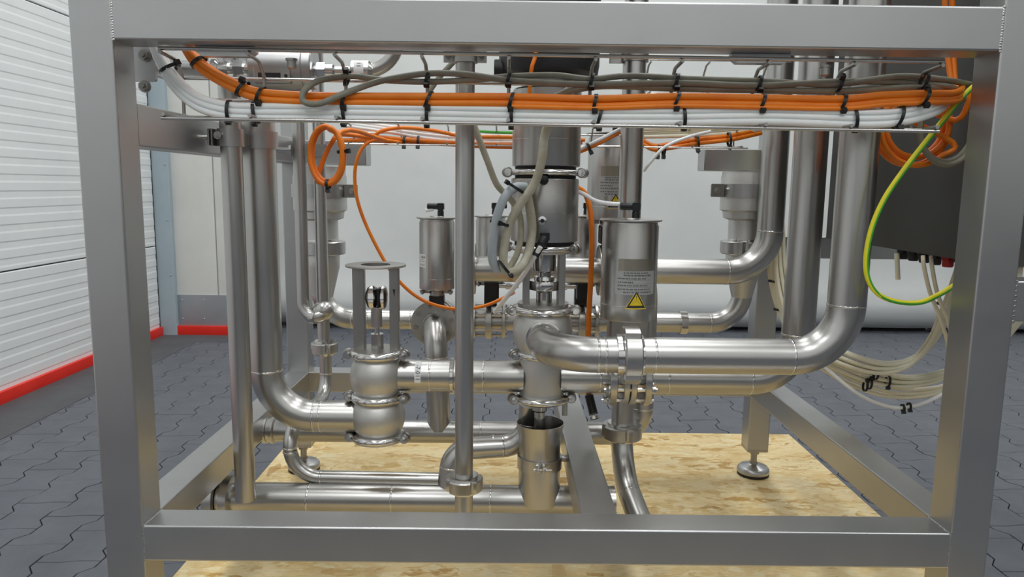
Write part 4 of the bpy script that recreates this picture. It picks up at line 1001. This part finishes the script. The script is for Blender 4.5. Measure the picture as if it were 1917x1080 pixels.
# ---- single cables
line('orange_cable', [(760, 268, .80), (712, 262, .74), (690, 266, .70), (672, 288, .68), (664, 330, .68), (672, 385, .68), (700, 452, .69), (740, 518, .70), (790, 561, .72), (850, 578, .74), (905, 573, .78), (950, 554, .9), (962, 548, 1.0)], .0052, 'orange_sheath', 'thin orange cable sagging from the rear tray across the small actuator')
oc = line('orange_cable', [(1058, 345, .56), (1090, 357, .585), (1103, 385, .58), (1108, 440, .575), (1106, 520, .575), (1102, 600, .58), (1101, 690, .585), (1102, 744, .585)], .0075, 'orange_sheath', 'orange cable hanging straight down beside the middle valve to a black plug')
a_, b_ = at(1102, 738, .585), at(1113, 782, .555)
MB().lathe([(.009, 0), (.0125, .004), (.0125, (b_-a_).length-.012), (.014, (b_-a_).length-.010)], a_, b_-a_, 18).build('plug', 'black_plastic', oc, 30)
MB().ringlathe([(.009, -.004), (.014, -.004), (.014, .004), (.009, .004)], b_, b_-a_, 20).build('plug_ring', 'bright_steel', oc, 40)
line('orange_cable', [(1010, 60, .34), (1002, 105, .34), (995, 130, .34), (992, 175, .36), (1000, 215, .38)], .0048, 'orange_sheath', 'short orange cable crossing the black head of the middle valve')
line('orange_cable', [(640, 252, .80), (700, 256, .79), (800, 264, .79), (900, 270, .79), (985, 272, .79), (1090, 267, .79)], .006, 'orange_sheath', 'orange cable lying lowest in the rear tray', 'cable')
line('orange_cable', [(690, 262, .79), (715, 245, .78), (755, 239, .78), (810, 244, .78), (870, 255, .78), (960, 257, .78), (1095, 262, .785)], .0056, 'orange_sheath', 'orange cable arching up out of the rear tray', 'cable')
line('orange_cable', [(640, 262, .80), (700, 263, .80), (800, 268, .80), (900, 274, .80), (985, 276, .80)], .006, 'orange_sheath', 'orange cable pressed against the lower wires of the rear tray', 'cable')
for q, dz in enumerate((0, .012)):
    line('orange_cable', [(1200, 268, .79), (1225, 280, .78), (1260, 276, .78), (1310, 268, .79), (1370, 261, .80), (1425, 249, .83)], .0066, 'orange_sheath', 'dark orange cable lying in the right half of the rear tray', 'cable', 'orange cables at the right of the rear tray', (0, q*.006, dz))
line('orange_cable', [(1080, 286, .72), (1095, 280, .70), (1125, 266, .69), (1160, 248, .72), (1180, 240, .76)], .0058, 'orange_sheath', 'orange cable slanting up across the rear labelled actuator')
line('air_tube', [(1080, 282, .715), (1095, 275, .695), (1125, 260, .685), (1160, 242, .715), (1180, 234, .76)], .005, 'white_tube', 'white tube slanting up beside an orange cable across the rear actuator', 'tube')
tie((1102, 276, .692), (1, 0, .45), .011, .013, 'black cable tie holding orange cable and white tube before the rear actuator', None, (0, -.5, -1))
line('air_tube', [(1205, 320, .74), (1218, 303, .73), (1245, 275, .73), (1290, 256, .76), (1330, 246, .78)], .0048, 'white_tube', 'thin white tube rising in a curve into the rear tray', 'tube')
for q in range(3):
    line('air_tube', [(640, 232, .80), (720, 243, .80), (800, 255, .80), (880, 262, .80), (985, 264, .80)], .0052, 'white_tube', 'white tube lying in the left half of the rear tray', 'tube', 'white tubes in the rear tray', (0, .004*q, .010*q-.006), wob=.002)
for q in range(3):
    line('air_tube', [(1205, 251, .80), (1280, 249, .80), (1350, 246, .81), (1425, 238, .83)], .0062, 'cream_tube', 'cream tube lying in the right half of the rear tray', 'tube', 'cream tubes in the rear tray', (0, .008*(q % 2), .011*q-.008))
for px_ in (1232, 1243): tie((px_, 282, .78), (1, 0, -.1), .015, .016, 'black cable tie hanging below the right half of the rear tray', 'ties below the rear tray', (0, -.4, -1))
for px_ in (1305, 1365): tie((px_, 267 if px_ < 1340 else 261, .79), (1, 0, .1), .018, .020, 'black cable tie around dark orange cables in the rear tray', 'ties on the dark orange cables', (0, -.3, -1), tail=.006)
for px_ in (757, 783): tie((px_, 264, .795), (1, 0, -.05), .013, .014, 'black cable tie around orange cables in the left half of the rear tray', 'ties left in the rear tray', (0, -.4, -1))
line('earth_wire', [(876, 244, .82), (900, 246, .82), (940, 248, .82), (985, 249, .82)], .0042, 'green_sheath', 'thin green wire in the rear tray between upright pipe and upper drum', 'wire')
# ---- hoses round the middle valve
H = .355
line('hose', [(1075, 160, .15), (1050, 190, .26), (1022, 245, .35), (1014, 300, H), (1000, 345, H), (972, 385, H), (952, 425, H), (943, 470, H), (944, 500, H), (955, 510, H), (975, 500, H), (990, 470, H+.02), (996, 430, H+.03), (992, 390, H+.03), (985, 360, H+.04)], .0112, 'pale_hose', 'pale hose crossing the upper drum and curling round before it', 'hose')
line('hose', [(985, 350, H+.03), (967, 350, H+.02), (948, 365, H), (932, 400, H-.01), (923, 450, H-.01), (922, 485, H), (932, 506, H+.015)], .0112, 'blue_grey_hose', 'bluish grey hose curving down beside the lower drum', 'hose')
line('hose', [(880, 215, .30), (893, 250, .31), (912, 300, .33), (930, 345, .36), (955, 372, .385), (972, 400, .39), (975, 440, .385), (968, 475, .375), (955, 498, .37), (944, 512, .36)], .0078, 'pale_hose', 'thinner pale hose slanting down from behind the upright pipe into the coil', 'hose')
line('hose', [(870, 95, .36), (850, 115, .36), (820, 148, .36), (792, 190, .36), (780, 215, .36)], .0065, 'grey_sheath', 'grey hose slanting down behind the upright pipe under the top rail', 'hose')
tie((966, 352, H+.005), (-.5, 0, -.8), .015, .024, 'black cable tie at the top of the hose coil', None, (0, -.4, .8))
tie((936, 418, H-.003), (.25, 0, 1), .015, .024, 'black cable tie across the hose coil beside the lower drum', None, (.1, -.6, 0), tail=.01)
tie((945, 500, H+.002), (.6, 0, .5), .017, .022, 'black cable tie at the foot of the hose coil', None, (0, -.5, -1), tail=.006)
tb_ = line('air_tube', [(1012, 462, .37), (1000, 482, .38), (975, 522, .43), (945, 560, .52), (926, 584, .6)], .0062, 'white_tube', 'white tube slanting down from a black plug on the lower drum', 'tube')
a_, b_ = at(1020, 445, .395), at(1003, 478, .375)
MB().lathe([(.011, 0), (.0125, .006), (.0125, .02), (.0095, .024), (.0095, (b_-a_).length), (.008, (b_-a_).length+.003)], a_, b_-a_, 16).build('plug', 'black_plastic', tb_, 30)
MB().box(a_.x-.012, a_.x+.012, a_.y-.006, VY-.0885*.985, a_.z-.006, a_.z+.012, .003).build('plug_seat', 'black_plastic', tb_, 30)
line('air_tube', [(1062, 352, .50), (1090, 362, .495), (1115, 376, .495), (1140, 381, .50), (1160, 382, VY)], .0058, 'white_tube', 'short white tube feeding the elbow on the front actuator', 'tube')
# ---- hanging air tubes on the right
LFT = [(1450, 250, 1.05), (1450, 330, 1.04), (1452, 430, 1.03), (1458, 520, 1.0), (1478, 590, .95)]
_hang = [0]
def hang(L, n, m, label, group, sp=.0145, r=.0064):
    gy = (_hang[0]-1)*.031; _hang[0] += 1
    for k in range(n):
        o = ((k % 3-1)*sp*.85, (k//3)*sp+gy, (k % 3-1)*sp*.95+(k//3)*.002)
        line('air_tube', L, r, m, label, 'tube', group, o, n=8, wob=.0012, step=6)
hang(LFT+[(1520, 640, .85), (1575, 668, .80), (1640, 686, .78), (1695, 675, .76), (1738, 632, .74), (1765, 572, .72), (1788, 510, .70), (1800, 470, .68)], 6, 'cream_tube', 'cream air tube looping from behind the pipes up to the control cabinet', 'air tubes rising to the cabinet')
hang(LFT+[(1515, 645, .86), (1565, 678, .82), (1640, 708, .80), (1715, 716, .78), (1790, 694, .76), (1860, 640, .74), (1915, 590, .72), (1965, 540, .70)], 6, 'cream_tube', 'cream air tube hanging in a deep loop that passes behind the right post', 'air tubes passing behind the right post')
hang(LFT+[(1512, 650, .88), (1555, 688, .84), (1620, 722, .82), (1700, 742, .80), (1790, 728, .78), (1870, 665, .76), (1925, 600, .74), (1970, 540, .72)], 4, 'cream_tube', 'cream air tube hanging lowest of the crowded loops right of the thick pipe', 'lowest crowded air tubes')
line('air_tube', LFT+[(1510, 655, .88), (1550, 692, .80), (1600, 733, .76), (1650, 757, .75), (1692, 763, .75), (1740, 750, .76), (1795, 718, .78), (1850, 670, .80)], .0056, 'white_tube', 'single pale air tube sagging below the other loops', 'tube')
for q in range(2):
    line('air_tube', [(1728+q*15, 478, .42), (1730+q*15, 500, .42), (1742+q*13, 550, .46), (1762+q*12, 600, .55), (1775+q*8, 650, .65), (1778+q*8, 720, .72)], .0052, 'cream_tube', 'cream tube dropping straight from the glands of the cabinet', 'tube', 'tubes under the cabinet glands')
line('air_tube', [(1679, 474, .56), (1680, 500, .56), (1681, 523, .56)], .0065, 'cream_tube', 'short cut tube stub hanging under the cabinet', 'tube')
for L, d, nm in (((1765, 571, .72), (.4, 0, 1), 'upper'), ((1745, 621, .73), (.6, 0, 1), 'lower')):
    tie(L, d, .017, .017, 'black cable tie, the '+nm+' of two where the cream tubes rise', None, (.2, -.8, -.4))
for px_, py_, Y in ((1651, 690, .775), (1640, 700, .785), (1662, 714, .79), (1620, 722, .80), (1628, 718, .80)):
    tie((px_, py_, Y), (1, 0, -.1), .013, .017, 'black cable tie around the crowded cream tube loops', 'ties on the crowded tube loops', (0, -.5, random.choice((1, -1))))
for px_ in (1690, 1702): tie((px_, 763 if px_ < 1695 else 760, .75), (1, 0, .1), .009, .010, 'black cable tie on the lowest single air tube', 'ties on the single tube', (0, -.4, -1))
for px_, py_ in ((1452, 527), (1462, 580), (1450, 438)): tie((px_, py_, 1.0 if py_ > 450 else 1.03), (.1, 0, 1), .014, .024, 'black cable tie round cream tubes behind the tall pipes', 'ties behind the tall pipes', (0, -1, 0))
line('air_tube', [(797, 394, .87), (803, 393, .87), (811, 391.5, .87)], .0058, 'white_tube', 'short white tube end in the black elbow of the small plated actuator', 'tube')
for q in range(2):
    line('orange_cable', [(1768+q*14, -60, .27), (1770+q*13, 40, .27), (1775+q*10, 110, .26), (1783+q*6, 168, .24)], .0062, 'orange_sheath', 'orange cable dropping down behind the top rail to the tray end', 'cable', 'orange cables dropping at the tray end')
